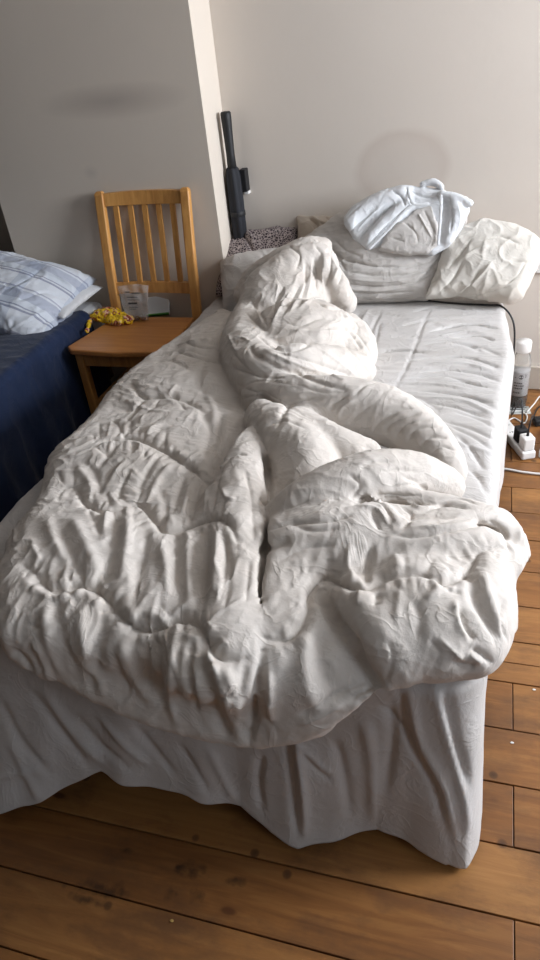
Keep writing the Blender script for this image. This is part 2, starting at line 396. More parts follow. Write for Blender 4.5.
# the sheet: rounded top plus drape that follows the perimeter
def sheet_mesh():
    r = .07; cx, cy = (BX0+BX1)/2, (BY0+BY1)/2; hx, hy = (BX1-BX0)/2, (BY1-BY0)/2
    per = []   # (point, normal) counter clockwise
    def arc(ax, ay, a0):
        for k in range(25):
            a = a0+math.pi/2*k/24; per.append((ax+r*math.cos(a), ay+r*math.sin(a), math.cos(a), math.sin(a)))
    def line(x0, y0, x1, y1, nx, ny, n):
        for k in range(1, n): per.append((x0+(x1-x0)*k/n, y0+(y1-y0)*k/n, nx, ny))
    arc(cx+hx-r, cy+hy-r, 0); line(cx+hx-r, cy+hy, cx-hx+r, cy+hy, 0, 1, 160)
    arc(cx-hx+r, cy+hy-r, math.pi/2); line(cx-hx, cy+hy-r, cx-hx, cy-hy+r, -1, 0, 260)
    arc(cx-hx+r, cy-hy+r, math.pi); line(cx-hx+r, cy-hy, cx+hx-r, cy-hy, 0, -1, 260)
    arc(cx+hx-r, cy-hy+r, 1.5*math.pi); line(cx+hx, cy-hy+r, cx+hx, cy+hy-r, 1, 0, 320)
    A = np.array(per); n = len(A)
    # hem height and how far it swings out, keyed on x along the foot
    hp = [(0, 815, .05), (30, 806, .07), (60, 791, .10), (100, 775, .15), (140, 786, .13), (190, 796, .11), (240, 811, .08), (270, 835, .04), (300, 847, .02), (345, 839, .025), (378, 829, .045), (420, 848, .03), (450, 866, .014), (470, 870, .01)]
    H_ = np.array([atz(*q) for q in hp])
    H_ = np.vstack([[-1.2, H_[0, 1]+.06, .08], H_, [.08, .80, .012]])
    rings = []
    for t in np.linspace(.02, 1, 90):
        q = 1-(1-t)**1.0; rings.append(np.stack([cx+(A[:, 0]-cx)*q, cy+(A[:, 1]-cy)*q, np.full(n, BZ)], 1))
    rr = .035
    for k in range(1, 9):
        a = math.pi/2*k/8; rings.append(np.stack([A[:, 0]+A[:, 2]*rr*math.sin(a), A[:, 1]+A[:, 3]*rr*math.sin(a), np.full(n, BZ-rr*(1-math.cos(a)))], 1))
    hem = np.interp(A[:, 0], H_[:, 0], H_[:, 2]); swing = A[:, 1]+A[:, 3]*rr-np.interp(A[:, 0]+A[:, 2]*rr*(A[:, 2] > 0), H_[:, 0], H_[:, 1]); foot = A[:, 3] < -.05
    hem = np.where(foot, hem, .08)
    corner = np.exp(-((A[:, 0]-BX1)**2+(A[:, 1]-BY0)**2)/.05**2); hem = hem*(1-corner)+.012*corner
    head = A[:, 3] > .3; hem = np.where(head, .3, hem); side = np.clip(np.abs(A[:, 2]), 0, 1)
    s = np.concatenate([[0], np.cumsum(np.hypot(np.diff(A[:, 0]), np.diff(A[:, 1])))])
    for k in range(1, 91):
        t = k/90; z = (BZ-rr)+(hem-(BZ-rr))*t
        fold = t**1.2*(.007*np.sin(s*29+1.5*np.sin(s*7))+.003*np.sin(s*67+2+2*t)+.004*np.sin(s*14+1))
        fl = np.where(foot, swing, .02)*t**1.4*np.where(foot, 1, 1)
        d = rr+np.where(foot, 0, .012)*t**1.4*(1-.6*(A[:, 2] > 0))+fold*np.where(head, 0, 1)*np.where(A[:, 2] > .5, .4, 1)
        rings.append(np.stack([A[:, 0]+A[:, 2]*d+(A[:, 2] > 0)*foot*A[:, 2]*.022*t**1.5, A[:, 1]+A[:, 3]*d-swing*t**1.3*np.clip(-A[:, 3]*1.6, 0, 1), z], 1))
    for q in rings: q[:, 0] += .016*(q[:, 1]-.85)+np.clip((q[:, 0]+.3)/.3, 0, 1)*(.03*np.exp(-((q[:, 1]-2.2)/.28)**2)-.02*np.exp(-((q[:, 1]-2.8)/.15)**2))
    V = np.concatenate(rings); m = len(rings); i = np.arange(n); Fs = []
    for k in range(m-1):
        a = k*n+i; b = k*n+(i+1) % n; Fs.append(np.stack([a, b, b+n, a+n], 1))
    Fc = np.concatenate(Fs)[:, ::-1]
    return V, Fc, n
V, Fc, nr = sheet_mesh()
SHEET_STROKES = '''
-7 5 470,310 440,307 412,312
-9 5 432,331 455,326 478,325 496,329
-7 6 455,337 480,336 494,341
4 8 440,336 465,332 490,334
-5 3 429,311 421,330 414,350 404,372 394,390
-4 4 376,337 398,337 420,336
-5 6 372,352 400,350 430,352
-6 6 440,358 465,357 490,364 498,368
5 8 430,364 465,364 495,372
-6 6 420,372 450,370 480,374 500,382
-5 6 430,382 460,381 490,388
-5 6 415,391 445,392 475,398 498,410
5 7 430,398 465,402 495,416
-5 6 425,402 455,407 485,418
-5 7 440,420 470,428 495,440
4 9 450,440 480,450 496,456
-4 8 360,312 350,330 352,350
4 8 368,310 360,330 362,352
-4 8 380,312 372,330 368,350
-4 8 470,345 480,352
-3 6 395,395 420,398 440,412
-5 6 458,436 472,450 484,470
-4 6 470,470 480,480 490,500
4 12 400,320 440,318 480,316
-5 4 352,318 380,314 405,318
-5 4 400,326 425,322 445,328
-5 4 380,352 405,350 425,354
-5 4 400,362 430,358 460,356
-4 4 425,344 450,342 476,348
-5 4 462,344 482,348 500,356
-5 4 410,378 445,376 480,386
-5 4 436,392 466,396 496,404
-4 4 455,412 480,420 500,432
5 4 410,384 440,385 470,390
-4 4 450,426 475,438 494,452
-4 4 380,322 376,340 368,360
'''
def lumps(a, b):
    return lambda V: a*vnoise(V, (3.5, 9, 3.5), 3)+b*ridged(V, (4, 22, 8), 8)*np.clip((V[:, 2]-.46)/.04, 0, 1)
V = V+normals(V, Fc)*(lumps(.005, .0022)(V))[:, None]
FOOT = '''
-12 10 288,735 292,770 295,800 298,838
12 9 296,735 300,770 303,800 304,835
-8 10 262,755 258,780 262,810
-9 12 335,740 345,780 350,815
9 14 365,720 372,760 374,820
-8 12 392,700 392,740 385,790
8 8 410,690 420,740 445,790 455,840
-8 8 400,690 410,740 436,790 447,840
7 8 432,680 445,730 462,790 468,830
-7 9 445,690 455,740 470,790
-6 7 380,705 400,725 415,745
6 7 300,745 320,765 332,772
-6 6 300,752 318,771 330,780
-7 12 30,690 60,730 90,770
7 12 45,690 72,730 105,765
-7 12 75,715 100,745 130,770
6 10 100,715 125,745 150,765
-6 10 135,725 155,750 175,775
6 12 10,740 30,780 40,800
-7 12 0,700 20,740 50,775
-6 10 180,745 195,770 210,795
6 10 210,750 222,775 235,800
5 8 -20,780 10,775 40,770
'''
V = V+normals(V, Fc)*(trace(V, Fc, SHEET_STROKES, 1.6, .7)+trace(V, Fc, FOOT, 1.05))[:, None]
V[:, 2] = np.maximum(V[:, 2], .004)
V0 = V[:nr].mean(0); V = np.vstack([V, V0]); fl = Fc.tolist()+[[(i+1) % nr, len(V)-1, i] for i in range(nr)]
sh = link('bed_sheet', mesh_from(V, fl, 'bed_sheet'), M_sheet); recenter(sh)
md = sh.modifiers.new('s', 'SOLIDIFY'); md.thickness = .0015; md.offset = 0
prop(sh, 'creased off-white bed sheet hanging over the foot of the bed to the floorboards', 'bed sheet')
#==DUVET==
def duvet():
    f = Field((-1.34, .60, .18), (.26, 2.98, .95), .0075)
    T = .565
    left = [(222, 312), (205, 326), (180, 345), (150, 362), (115, 400), (97, 420), (75, 447), (60, 470), (45, 500), (28, 535), (22, 570), (12, 615), (10, 642)]
    poly = [tuple(atz(x, y, .535)[:2]) for x, y in left]
    poly += [(-.80, .79), (-.4, .785), (-.12, .80), tuple(atz(440, 680, .50)[:2]), tuple(atz(490, 664, .50)[:2]), tuple(atz(516, 640, .50)[:2])]
    poly += [tuple(atz(x, y, .56)[:2]) for x, y in ((518, 600), (516, 560), (500, 520), (420, 500), (300, 440), (270, 400), (262, 360), (250, 320))]
    f.slab(poly, .503, T, .03)
    # front flap hanging over the foot
    bot = [(10, 655), (28, 672), (60, 684), (90, 699), (122, 716), (160, 730), (205, 742), (240, 749), (262, 751), (300, 739), (345, 720), (375, 697), (388, 692)]
    q = []
    for x, y in bot:
        r_ = ray(x, y); t_ = (.748-.55*.52+.55*CAM[2])/(r_[1]-.55*r_[2]); p = CAM+r_*t_; q.append((p[0], p[2]))
    q = [(-.84, .55)]+q+[(q[-1][0]+.005, .54)]
    f.slab(q, .738, .795, .018, axes=(0, 2, 1), k=.05, shear=.55, v0=.52)
    P = P4
    # left hanging edge puff
    f.tube([P(198, 345, .53, .045), P(152, 375, .52, .045), P(114, 420, .52, .045), P(84, 460, .52, .045), P(62, 510, .52, .045), P(44, 560, .52, .045), P(30, 620, .52, .045)], .03)
    # left panel pillows between seams
    f.ell(atz(180, 395, .55), (.20, .20, .065), k=.05); f.ell(atz(150, 465, .55), (.28, .15, .065), k=.05)
    f.ell(atz(190, 440, .55), (.22, .16, .065), k=.02)
    f.ell(atz(135, 555, .55), (.31, .15, .065), k=.05); f.ell(atz(130, 612, .55), (.29, .10, .05), k=.05)
    f.ell(atz(215, 345, .55), (.12, .25, .06), k=.03)
    # roll A, the upright ridge left of the deep valley
    f.tube([P(248, 448, .58, .06), P(244, 475, .57, .078), P(240, 520, .56, .082), P(237, 580, .555, .08), P(234, 640, .55, .07)], .035)
    f.ell(atz(228, 655, .55), (.10, .10, .06), k=.05)
    f.tube([P(240, 424, .62, .03), P(224, 452, .61, .03), P(209, 482, .60, .022)], .03, 1, True)
    # right lower panel
    f.tube([P(290, 552, .56, .078), P(330, 546, .575, .088), P(368, 548, .575, .085)], .02)
    f.tube([P(395, 555, .59, .062), P(430, 553, .595, .066), P(465, 553, .59, .062), P(492, 562, .57, .055)], .010)
    f.ell(atz(345, 566, .57), (.13, .09, .075), k=.03)
    f.tube([P(294, 565, .535, .085), P(292, 610, .535, .085), P(294, 665, .52, .07), P(290, 712, .44, .045)], .045)
    f.tube([P(312, 640, .545, .05), P(312, 675, .53, .052), P(316, 708, .44, .045)], .045)
    f.tube([P(322, 598, .635, .014), P(340, 622, .62, .026), P(356, 650, .61, .026), P(368, 680, .57, .020)], .015, 1, True)
    f.ell(atz(425, 614, .57), (.135, .135, .09), (0, 0, .35), k=.015)
    f.tube([P(352, 596, .60, .04), P(368, 615, .60, .05), P(385, 640, .59, .05), P(398, 664, .56, .04)], .02)
    f.ell(atz(480, 605, .56), (.065, .15, .085), k=.012)
    f.ell(atz(425, 645, .54), (.09, .045, .05), k=.03)
    # deep valleys
    f.tube([P(266, 462, .60, .012), P(270, 510, .59, .010), P(265, 560, .60, .009), P(261, 600, .59, .008), P(265, 635, .58, .007), P(260, 655, .58, .004)], .012, 3, True)
    # roll E: broad fold coming up to the right
    f.tube([P(275, 528, .56, .045), P(298, 512, .60, .058), P(330, 496, .62, .068), P(370, 482, .63, .070), P(410, 478, .61, .062), P(445, 487, .57, .045)], .008)
    # roll D: fold below the pile
    f.tube([P(262, 418, .60, .05), P(285, 440, .60, .075), P(305, 462, .585, .085), P(310, 490, .56, .07)], .008)
    f.tube([P(300, 430, .60, .06), P(338, 448, .60, .052), P(366, 455, .58, .04)], .010)
    # roll C: long roll with the shaded inner side
    f.tube([P(262, 395, .60, .06), P(300, 403, .61, .075), P(345, 407, .61, .082), P(385, 416, .60, .078), P(418, 433, .58, .066), P(440, 453, .56, .05), P(450, 472, .55, .04)], .010)
    f.tube([P(290, 527, .60, .030), P(330, 520, .62, .036), P(368, 518, .625, .034), P(386, 524, .61, .026)], .010)
    # loose unfilled corner of the cover
    f.tube([P(352, 497, .63, .025), P(385, 492, .63, .022), P(425, 500, .62, .026), P(470, 508, .615, .024), P(500, 515, .60, .018)], .008, .7)
    f.tube([P(390, 515, .63, .03), P(425, 518, .62, .032), P(465, 516, .62, .022), P(500, 522, .60, .018), P(518, 545, .57, .016), P(524, 560, .55, .010)], .008, .6)
    f.tube([P(375, 505, .64, .02), P(400, 528, .64, .02), P(430, 530, .63, .018), P(470, 521, .62, .012)], .006)
    f.slab([tuple(atz(x, y, .575)[:2]) for x, y in ((470, 503), (500, 510), (514, 522), (524, 540), (530, 556), (521, 570), (512, 562), (505, 545), (495, 530), (478, 518))], .562, .588, .012, k=.012)
    f.tube([P(500, 513, .59, .012), P(515, 525, .585, .010), P(528, 554, .575, .008)], .008)
    # the pile toward the pillows
    f.tube([P(250, 320, .58, .07), P(246, 350, .60, .085), P(266, 378, .61, .09), P(300, 375, .62, .09), P(340, 370, .59, .07), P(365, 372, .55, .035)], .012)
    f.ell(atz(300, 340, .60), (.19, .20, .12), (0, 0, .3), k=.02)
    f.ell(atz(345, 345, .56), (.10, .22, .08), (0, 0, .35), k=.015)
    f.tube([P(254, 300, .60, .06), P(266, 288, .66, .075), P(292, 272, .70, .08), P(316, 262, .72, .07), P(326, 268, .70, .05)], .015)
    f.tube([P(243, 296, .58, .04), P(254, 278, .64, .045), P(278, 262, .70, .045), P(305, 250, .74, .045), P(322, 248, .74, .04)], .02)
    f.tube([P(326, 266, .72, .04), P(336, 285, .66, .045), P(346, 303, .58, .04)], .015)
    f.ell(atz(285, 300, .62), (.16, .18, .11), (0, 0, -.3), k=.02)
    f.tube([P(368, 447, .62, .012), P(392, 453, .61, .028), P(420, 460, .60, .028), P(442, 470, .59, .014)], .012, 1, True)
    f.tube([P(266, 505, .60, .022), P(278, 497, .60, .024), P(292, 492, .61, .012)], .012, 1, True)
    f.tube([P(262, 400, .62, .012), P(290, 418, .62, .010), P(330, 436, .62, .008)], .008, 2, True)
    V, Fc = f.mesh(); V = relax(V, Fc, 2)
    return V, Fc
V, Fc = duvet()
DUVET_STROKES = '''
# seams of the left panel
-9 15 89,447 106,439 125,437 141,438 158,446 179,459 200,474 209,486
-13 5 89,447 106,439 125,437 141,438 158,446 179,459 200,474 209,486
-10 14 59,486 75,487 84,500 100,508 116,508 140,503 155,518 164,529 182,527 206,518 221,518 232,527
-13 5 59,486 75,487 84,500 100,508 116,508 140,503 155,518 164,529 182,527 206,518 221,518 232,527 238,545
-10 13 23,564 37,574 50,589 75,584 94,586 106,597 119,615 134,628 152,629 179,618 197,624 206,642 218,657 232,660 247,658
-13 5 23,564 37,574 50,589 75,584 94,586 106,597 119,615 134,628 152,629 179,618 197,624 206,642 218,657 232,660 247,658
8 9 24,580 40,592 56,597 80,592
-10 12 130,380 141,396 159,396 174,396 190,402 205,412
-6 5 130,380 141,396 159,396 174,396 190,402 205,412
-9 10 177,351 198,357 218,363
-5 5 177,351 198,357 218,363
# folds of the band 440-510
-9 9 141,438 128,455 112,470 100,490
-7 8 120,440 108,455 98,468
8 9 133,448 120,465 110,480
-8 9 160,450 148,470 138,490
8 9 172,462 158,480 150,498
-10 9 160,490 166,505 163,522
-8 8 185,475 178,495 172,515
9 8 193,480 186,500 182,518
-8 7 200,480 196,500 190,520
7 7 207,487 206,503 203,515
-7 7 215,492 213,505 208,516
-9 9 85,462 96,475 100,495
8 9 78,468 88,480 92,492
-6 6 130,468 122,485 117,500
-6 7 141,438 155,430 170,428
-6 6 141,438 150,425 160,418
6 7 145,432 160,424
-5 6 125,437 118,425 110,420
# folds of the band 510-600
11 13 47,519 55,540 66,560
-9 11 58,530 68,550 80,575
12 14 72,518 84,540 97,570
-14 14 116,512 114,540 108,565 104,585
12 12 128,515 127,545 122,580
-11 11 147,527 144,550 138,580 134,610
12 12 159,540 166,565 168,600
-10 10 176,535 177,560 176,590
12 11 188,536 188,565 190,600
-14 14 206,524 205,550 202,585 200,610
10 9 218,528 216,560 214,590
-8 7 225,535 226,560 220,600
-7 6 84,502 94,520 100,535
-6 6 100,510 96,525
6 6 106,512 104,530
-6 6 182,528 184,545
7 7 32,545 40,560
-8 6 100,572 94,586 98,592
8 6 215,560 221,580 217,600
-5 5 228,545 230,575 224,610
# folds of the band 600-750
-13 15 103,605 100,635 94,666 96,690
13 14 82,610 84,640 92,670 106,697
-9 11 55,600 62,640 78,675
9 12 44,605 48,640 62,675
10 9 33,640 42,660 50,680
-12 8 14,650 26,662 32,674
-9 8 34,650 44,672
12 14 120,640 132,670 150,700
-11 12 148,640 146,665 150,690
14 11 176,630 173,665 172,699 180,728
-10 11 160,640 158,665 162,695
-15 14 200,650 206,685 218,713 226,738
11 10 210,660 222,690 234,728
-10 8 192,640 188,670 196,710
12 10 224,666 236,700 240,735
-9 8 246,665 240,690 232,700
-8 7 30,625 40,630
8 6 206,645 211,660 217,672
-6 5 215,700 228,695 236,688
# valley between A and right panel, bottom gathering
-14 8 262,650 258,690 252,720 248,745
12 8 268,670 270,700 272,735
-12 8 262,668 261,690 268,712 275,735
-8 6 240,720 246,735
-10 6 255,700 254,725
# roll A
-8 6 214,495 222,468 235,455 248,454
5 5 219,470 230,459 243,456
-5 6 216,485 226,500 240,500
-6 6 245,470 252,500 254,540
-5 5 250,560 246,600
-5 6 228,510 222,530 226,560
8 7 222,488 226,498 236,500
# upper left area by the pile
-8 10 150,365 170,360 190,370
-9 12 205,360 200,380 205,400
7 10 190,390 210,400 215,420
-10 12 200,410 210,430 205,455
-8 10 222,415 216,440 212,455
6 8 128,400 150,410 168,412
-7 8 122,412 140,408 165,404
-7 7 146,395 135,410 128,420
-6 7 160,397 152,408 140,415
-6 7 175,397 186,410
6 6 168,395 176,385
-7 7 184,342 200,347 215,348
-6 7 170,355 188,350 205,356
6 7 176,346 195,340 212,340
# right lower panel seams
-7 14 270,638 293,635 310,613 313,589 326,578 344,584 367,586 388,577 418,572 436,578 448,581 466,572 478,551 498,547
-13 5 262,636 276,640 293,635 308,613 312,589 326,578 344,584 367,586 388,577
-10 4 388,577 418,572 436,578 448,581 466,572 478,551 498,547 514,552
-12 12 258,553 275,545 290,540
-16 12 317,592 327,605 335,618 345,630 353,639
-18 13 353,635 360,655 366,672 378,690
10 14 308,633 305,660 308,690 318,712
-14 15 322,630 322,655 332,690
-9 9 330,558 328,572
7 7 350,545 348,565 355,580
-10 8 372,548 366,565 368,582
8 9 395,555 400,568
-8 7 378,592 375,605
7 7 360,590 358,605
8 7 268,700 272,720
-8 6 300,715 320,705 345,690 365,680
7 6 300,725 320,716 345,703
-9 7 350,700 365,690 376,688
-14 10 472,578 475,598 484,615 492,628 500,645
10 10 482,570 490,600 502,630
-9 6 460,607 466,628 476,640
7 6 455,600 458,622 468,640
-9 6 472,649 483,656 493,664
8 6 470,655 482,663
-7 6 451,661 465,666 475,666
-10 8 466,570 472,580
9 8 430,572 437,590 425,600
-6 6 440,578 450,590 462,592
8 9 445,585 455,590
-5 6 388,640 392,660 386,682
6 8 400,590 396,620
-6 8 412,600 420,620 416,640
-5 6 430,640 440,655 432,668
-6 5 505,600 500,620 508,640
6 5 440,640 452,650 462,660
# fold over 300-380, 515-560
-6 7 290,520 310,530 340,528
-5 6 280,560 305,548 335,545
-9 6 268,530 290,522 320,521 350,516
# loose corner
-9 5 352,502 372,498 385,505 392,520
7 4 362,506 378,510 388,524
-8 5 372,512 380,530
-8 5 400,505 412,515 402,528
8 4 405,500 420,508 440,505
-9 5 418,512 445,505 470,508
-7 4 425,522 450,520 480,516
7 4 415,527 440,527 470,522
-9 5 395,535 415,536 440,532 470,526 490,522
-8 5 490,520 505,535 512,552
-6 4 440,500 460,498 480,505
-8 4 380,500 400,498
# roll C
-9 6 331,411 335,403 347,396
-7 6 372,436 378,425 400,410 415,408
-8 6 384,433 394,422 420,412
-8 6 396,437 406,425 430,418
-8 6 408,440 417,429 438,426
-8 6 420,446 430,437 448,438
-7 6 430,453 442,446 455,450
-6 5 350,425 358,415 372,405
7 5 338,420 342,408 355,400
-5 5 300,385 320,392 345,392
-6 6 263,392 280,400 300,398
-5 5 240,388 260,380 290,384
-4 5 355,395 365,385 378,382
# roll D and E
-5 5 268,425 285,420 305,428
-8 6 404,477 415,482 427,490
-6 5 385,472 400,470 420,472
-5 5 360,470 372,462 395,462
6 5 395,485 408,482 425,486
-6 5 350,475 360,485 352,498
-9 6 345,505 365,500 390,495 420,495
-6 6 280,510 295,505 310,500
# pile
-9 7 266,331 256,322 247,313
-9 7 267,327 260,314 251,301
-9 7 268,325 272,312 277,298 284,286
8 7 262,322 256,308
8 7 273,322 282,305 290,292
-7 6 282,316 292,300 300,285
7 6 290,312 300,295 306,280
-8 6 300,305 305,285 306,265
7 6 306,298 310,280 311,262
-9 7 317,290 316,275 314,258
8 6 322,285 323,268
-9 7 325,287 330,272 332,253
8 6 333,280 338,268
-7 6 338,285 342,275 340,262
-14 9 318,302 330,308 345,308
9 7 300,308 312,300 325,298
-8 8 290,303 275,310 266,325
-10 8 258,335 270,345 284,350 300,348 318,340
8 8 270,338 285,338 305,330
-7 7 285,322 300,325 320,318 340,320
6 7 290,330 315,332 340,330
-9 8 258,357 280,368 303,376 325,384 347,390
7 7 265,350 290,362 320,372 345,380
-7 6 275,352 300,358 330,368 355,378
6 6 320,350 338,362 355,375
-6 6 345,345 358,358 368,372
-6 6 340,325 352,335 362,350
-9 6 277,427 284,412 291,405 305,400 321,398
-9 6 228,365 245,372 262,376 285,378
-6 5 232,350 240,362 250,372
-12 6 250,345 254,353 262,357
8 5 230,342 240,338 250,342
9 5 228,335 236,350 232,345
-6 5 240,400 255,396 270,400
-6 5 236,385 256,392 275,392
-5 6 355,330 366,345 374,360
-6 5 350,318 358,325 356,335
7 6 345,316 352,322
-8 5 290,247 300,255 296,270
-6 5 315,245 322,255
'''
def puckers(step=6.5, seed=2):
    """short gathers either side of every stitched seam"""
    rg = random.Random(seed); out = []
    for st in DUVET_STROKES.splitlines():
        q = st.split()
        if len(q) < 6 or q[0] not in ('-13', '-10') or q[1] not in ('5', '4'): continue
        pts = smoothpts([(*map(float, a.split(',')), 0) for a in q[2:]], 10); acc = 0
        for a, b in zip(pts, pts[1:]):
            acc += (b-a).length
            if acc < step: continue
            acc = 0
            if 222 < a.x < 262: continue
            d = (b-a).normalized(); nx, ny = -d.y, d.x
            for sg in (1, -1):
                ln = rg.uniform(8, 20); sk = rg.uniform(-.5, .5); e = (a.x+sg*nx*ln+d.x*ln*sk, a.y+sg*ny*ln+d.y*ln*sk); m_ = ((a.x+e[0])/2+rg.uniform(-1.5, 1.5), (a.y+e[1])/2)
                out.append('%.1f %.1f %.1f,%.1f %.1f,%.1f %.1f,%.1f' % (rg.choice((-5, -4, 4))*(.45 if a.x > 255 else 1), rg.uniform(4.5, 6.5), a.x+sg*nx*2, a.y+sg*ny*2, *m_, *e))
    return '\n'.join(out)
def dd(V):
    W = V+.05*np.stack([vnoise(V, (5, 5, 5), 11, 2), vnoise(V, (5, 5, 5), 31, 2), vnoise(V, (5, 5, 5), 51, 2)], 1)
    a = ridged(W, (17, 6, 12), 5); b = ridged(W, (9, 20, 12), 15); m = np.clip(vnoise(V, (4, 4, 4), 77, 2)+.5, 0, 1)
    rt = np.clip((V[:, 0]+.42)/.1, 0, 1)*.55; rt = 1-rt
    return .004*vnoise(V, (9, 6, 9), 1)*rt+(.0045*np.clip(a, 0, 1)**2*m+.004*np.clip(b, 0, 1)**2*(1-m))*rt+.0012*vnoise(W, (45, 30, 45), 3, 2)
dv = soft('duvet', V, Fc, M_duvet, DUVET_STROKES+puckers(), dd, None, 1, .72); recenter(dv)
prop(dv, 'crumpled off-white quilted duvet heaped and twisted across the bed', 'duvet')
#==PILLOWS==
def pillow(name, c, size, rot, m, strokes='', amp=.004, n=110, pinch=.07, seed=0, sag=0, pw=2.6):
    w, d, t = size; u = np.linspace(-1, 1, n); U, W_ = np.meshgrid(u, u, indexing='ij')
    prof = (np.clip(1-np.abs(U)**pw, 0, 1)*np.clip(1-np.abs(W_)**pw, 0, 1))**.5
    X = w/2*U*(1-pinch*(1-W_**2)); Y = d/2*W_*(1-pinch*(1-U**2)); Zt = t/2*prof
    top = np.stack([X, Y, Zt-sag*(1-prof)], -1).reshape(-1, 3); bot = np.stack([X, Y, -Zt*.8-sag*(1-prof)], -1).reshape(-1, 3)
    idx = np.arange(n*n).reshape(n, n); border = (np.abs(U) == 1) | (np.abs(W_) == 1)
    bi = idx.copy(); inn = ~border; bi[inn] = n*n+np.arange(inn.sum())
    V = np.vstack([top, bot[inn.ravel()]])
    q = lambda I: np.stack([I[:-1, :-1], I[1:, :-1], I[1:, 1:], I[:-1, 1:]], -1).reshape(-1, 4)
    Fc = np.vstack([q(idx), q(bi)[:, ::-1]])
    Mr = Matrix.Rotation(rot[2], 3, 'Z') @ Matrix.Rotation(rot[1], 3, 'Y') @ Matrix.Rotation(rot[0], 3, 'X')
    A = np.array(Mr); Wd = V @ A.T+np.array(c)
    Nn = normals(Wd, Fc); Q = Wd+.05*np.stack([vnoise(Wd, (6, 6, 6), 9+seed, 2), vnoise(Wd, (6, 6, 6), 29+seed, 2), vnoise(Wd, (6, 6, 6), 49+seed, 2)], 1)
    Wd = Wd+Nn*(amp*1.5*vnoise(Q, (8, 8, 8), seed)+amp*np.clip(ridged(Q, (12, 12, 12), seed+3), 0, 1)**2)[:, None]
    if strokes: Wd = Wd+normals(Wd, Fc)*trace(Wd, Fc, strokes)[:, None]
    V = (Wd-np.array(c)) @ A
    o = link(name, mesh_from(V, Fc, name), m); o.matrix_world = Matrix.Translation(Vector(c)) @ Mr.to_4x4()
    return o
rd = math.radians
c = aty(487, 258, 2.86)
p = pillow('pillow', (-.60, 2.89, .63), (.40, .34, .10), (rd(62), 0, rd(-2)), fabric('beige_cotton', (.46, .39, .32)), '''
-10 7 308,218 316,224 318,234
8 6 312,216 322,222 336,222
-7 6 325,216 335,226
''', .004, seed=13)
prop(p, 'thin beige pillow standing against the wall behind the duvet peak', 'pillow', 'pillows at the head of the bed')
# dark patterned cushion
m = mat('patterned_cotton', (.05, .03, .035), .9); v = coords(m, (58, 58, 58), (.3, .2, .6))
vo1 = N(m, 'ShaderNodeTexVoronoi', feature='DISTANCE_TO_EDGE'); vo1.inputs['Scale'].default_value = 1.5; L(m, v, vo1.inputs['Vector'])
setcol(m, ramp(m, vo1.outputs['Distance'], [(0, (.42, .36, .34)), (.09, (.36, .30, .29)), (.15, (.03, .018, .024)), (1, (.045, .025, .035))]))
p = pillow('cushion', (-.945, 2.85, .625), (.36, .32, .15), (rd(32), rd(-6), rd(6)), m, '''
-12 7 240,232 247,240 252,250
8 6 246,230 254,240
''', .006, seed=43)
prop(p, 'dark cushion with a pale angular pattern in the corner by the umbrella', 'cushion')
#==SHIRT==
def frame_body(name, O, Vd, build, lo, hi, h, m, strokes='', disp=None, parent=None, fine=1):
    U = np.array([1., 0, 0]); Vd = np.array(Vd, float); Vd /= np.linalg.norm(Vd); W_ = np.cross(U, Vd); B = np.stack([U, Vd, W_], 1); O = np.array(O, float)
    def loc(px, py, w=0.):
        r = ray(px, py); O2 = O+W_*w; t = (O2-CAM)@W_/(r@W_); q = CAM+r*t-O2; return q@U, q@Vd
    f = Field(lo, hi, h); build(f, loc); V, Fc = f.mesh(); V = relax(V, Fc, 2); V = V @ B.T+O
    return soft(name, V, Fc, m, strokes, disp, parent, fine)
OS, VS = (-.3, 2.70, .74), (0, .64, .77)
def cl(px, py, r, loc, w): u, v = loc(px, py, w); return (u, v, w, r)
def shirt_body(f, loc):
    poly = [loc(x, y) for x, y in ((344, 217), (352, 206), (367, 197), (385, 188), (402, 185), (425, 187), (445, 190), (468, 196), (470, 208), (462, 228), (448, 246), (432, 254), (412, 250), (385, 246), (368, 250), (352, 238))]
    f.slab(poly, -.035, .012, .02)
    f.tube([cl(352, 222, .03, loc, .0), cl(372, 206, .035, loc, 0), cl(402, 196, .035, loc, 0)], .02)
    f.tube([cl(370, 240, .022, loc, .01), cl(385, 224, .028, loc, .012), cl(405, 207, .026, loc, .012)], .015)
    f.tube([cl(455, 200, .022, loc, .01), cl(456, 220, .026, loc, .01), cl(448, 240, .018, loc, .01)], .015)
    f.tube([cl(442, 194, .014, loc, .02), cl(458, 198, .016, loc, .02), cl(470, 203, .014, loc, .018)], .006)
    f.tube([cl(422, 184, .010, loc, .012), cl(433, 182, .013, loc, .014), cl(442, 187, .011, loc, .014)], .005)
sd = lambda V: .003*vnoise(V, (14, 14, 14), 5)+.0015*np.clip(ridged(V, (22, 14, 14), 9), 0, 1)**2
SB = frame_body('shirt', OS, VS, shirt_body, (-.35, -.25, -.09), (.35, .35, .09), .006, M_white, '''
-8 5 350,232 360,222 372,214
-7 5 362,236 374,222 388,208
7 5 358,230 370,216 384,204
-8 5 392,190 402,198 405,206
-6 4 380,215 392,206
-8 5 368,245 384,230 402,214
-6 4 448,200 452,215 450,232
6 4 458,205 460,220 455,235
-6 4 410,190 420,196 432,198
-6 4 345,220 352,212 362,204
''', sd)
recenter(SB); prop(SB, 'white shirt with bluish tint bundled on top of the middle pillow', 'shirt')
def kid(o, par):
    o.parent = par; o.matrix_parent_inverse = Matrix.Translation(-par.location); return o
def lining(f, loc):
    poly = [loc(x, y, .015) for x, y in ((378, 249), (396, 228), (415, 209), (432, 205), (437, 225), (439, 243), (428, 252), (408, 254))]
    f.slab(poly, -.01, .022, .012); f.ell((*loc(410, 235, .01), .01), (.10, .05, .025), k=.02)
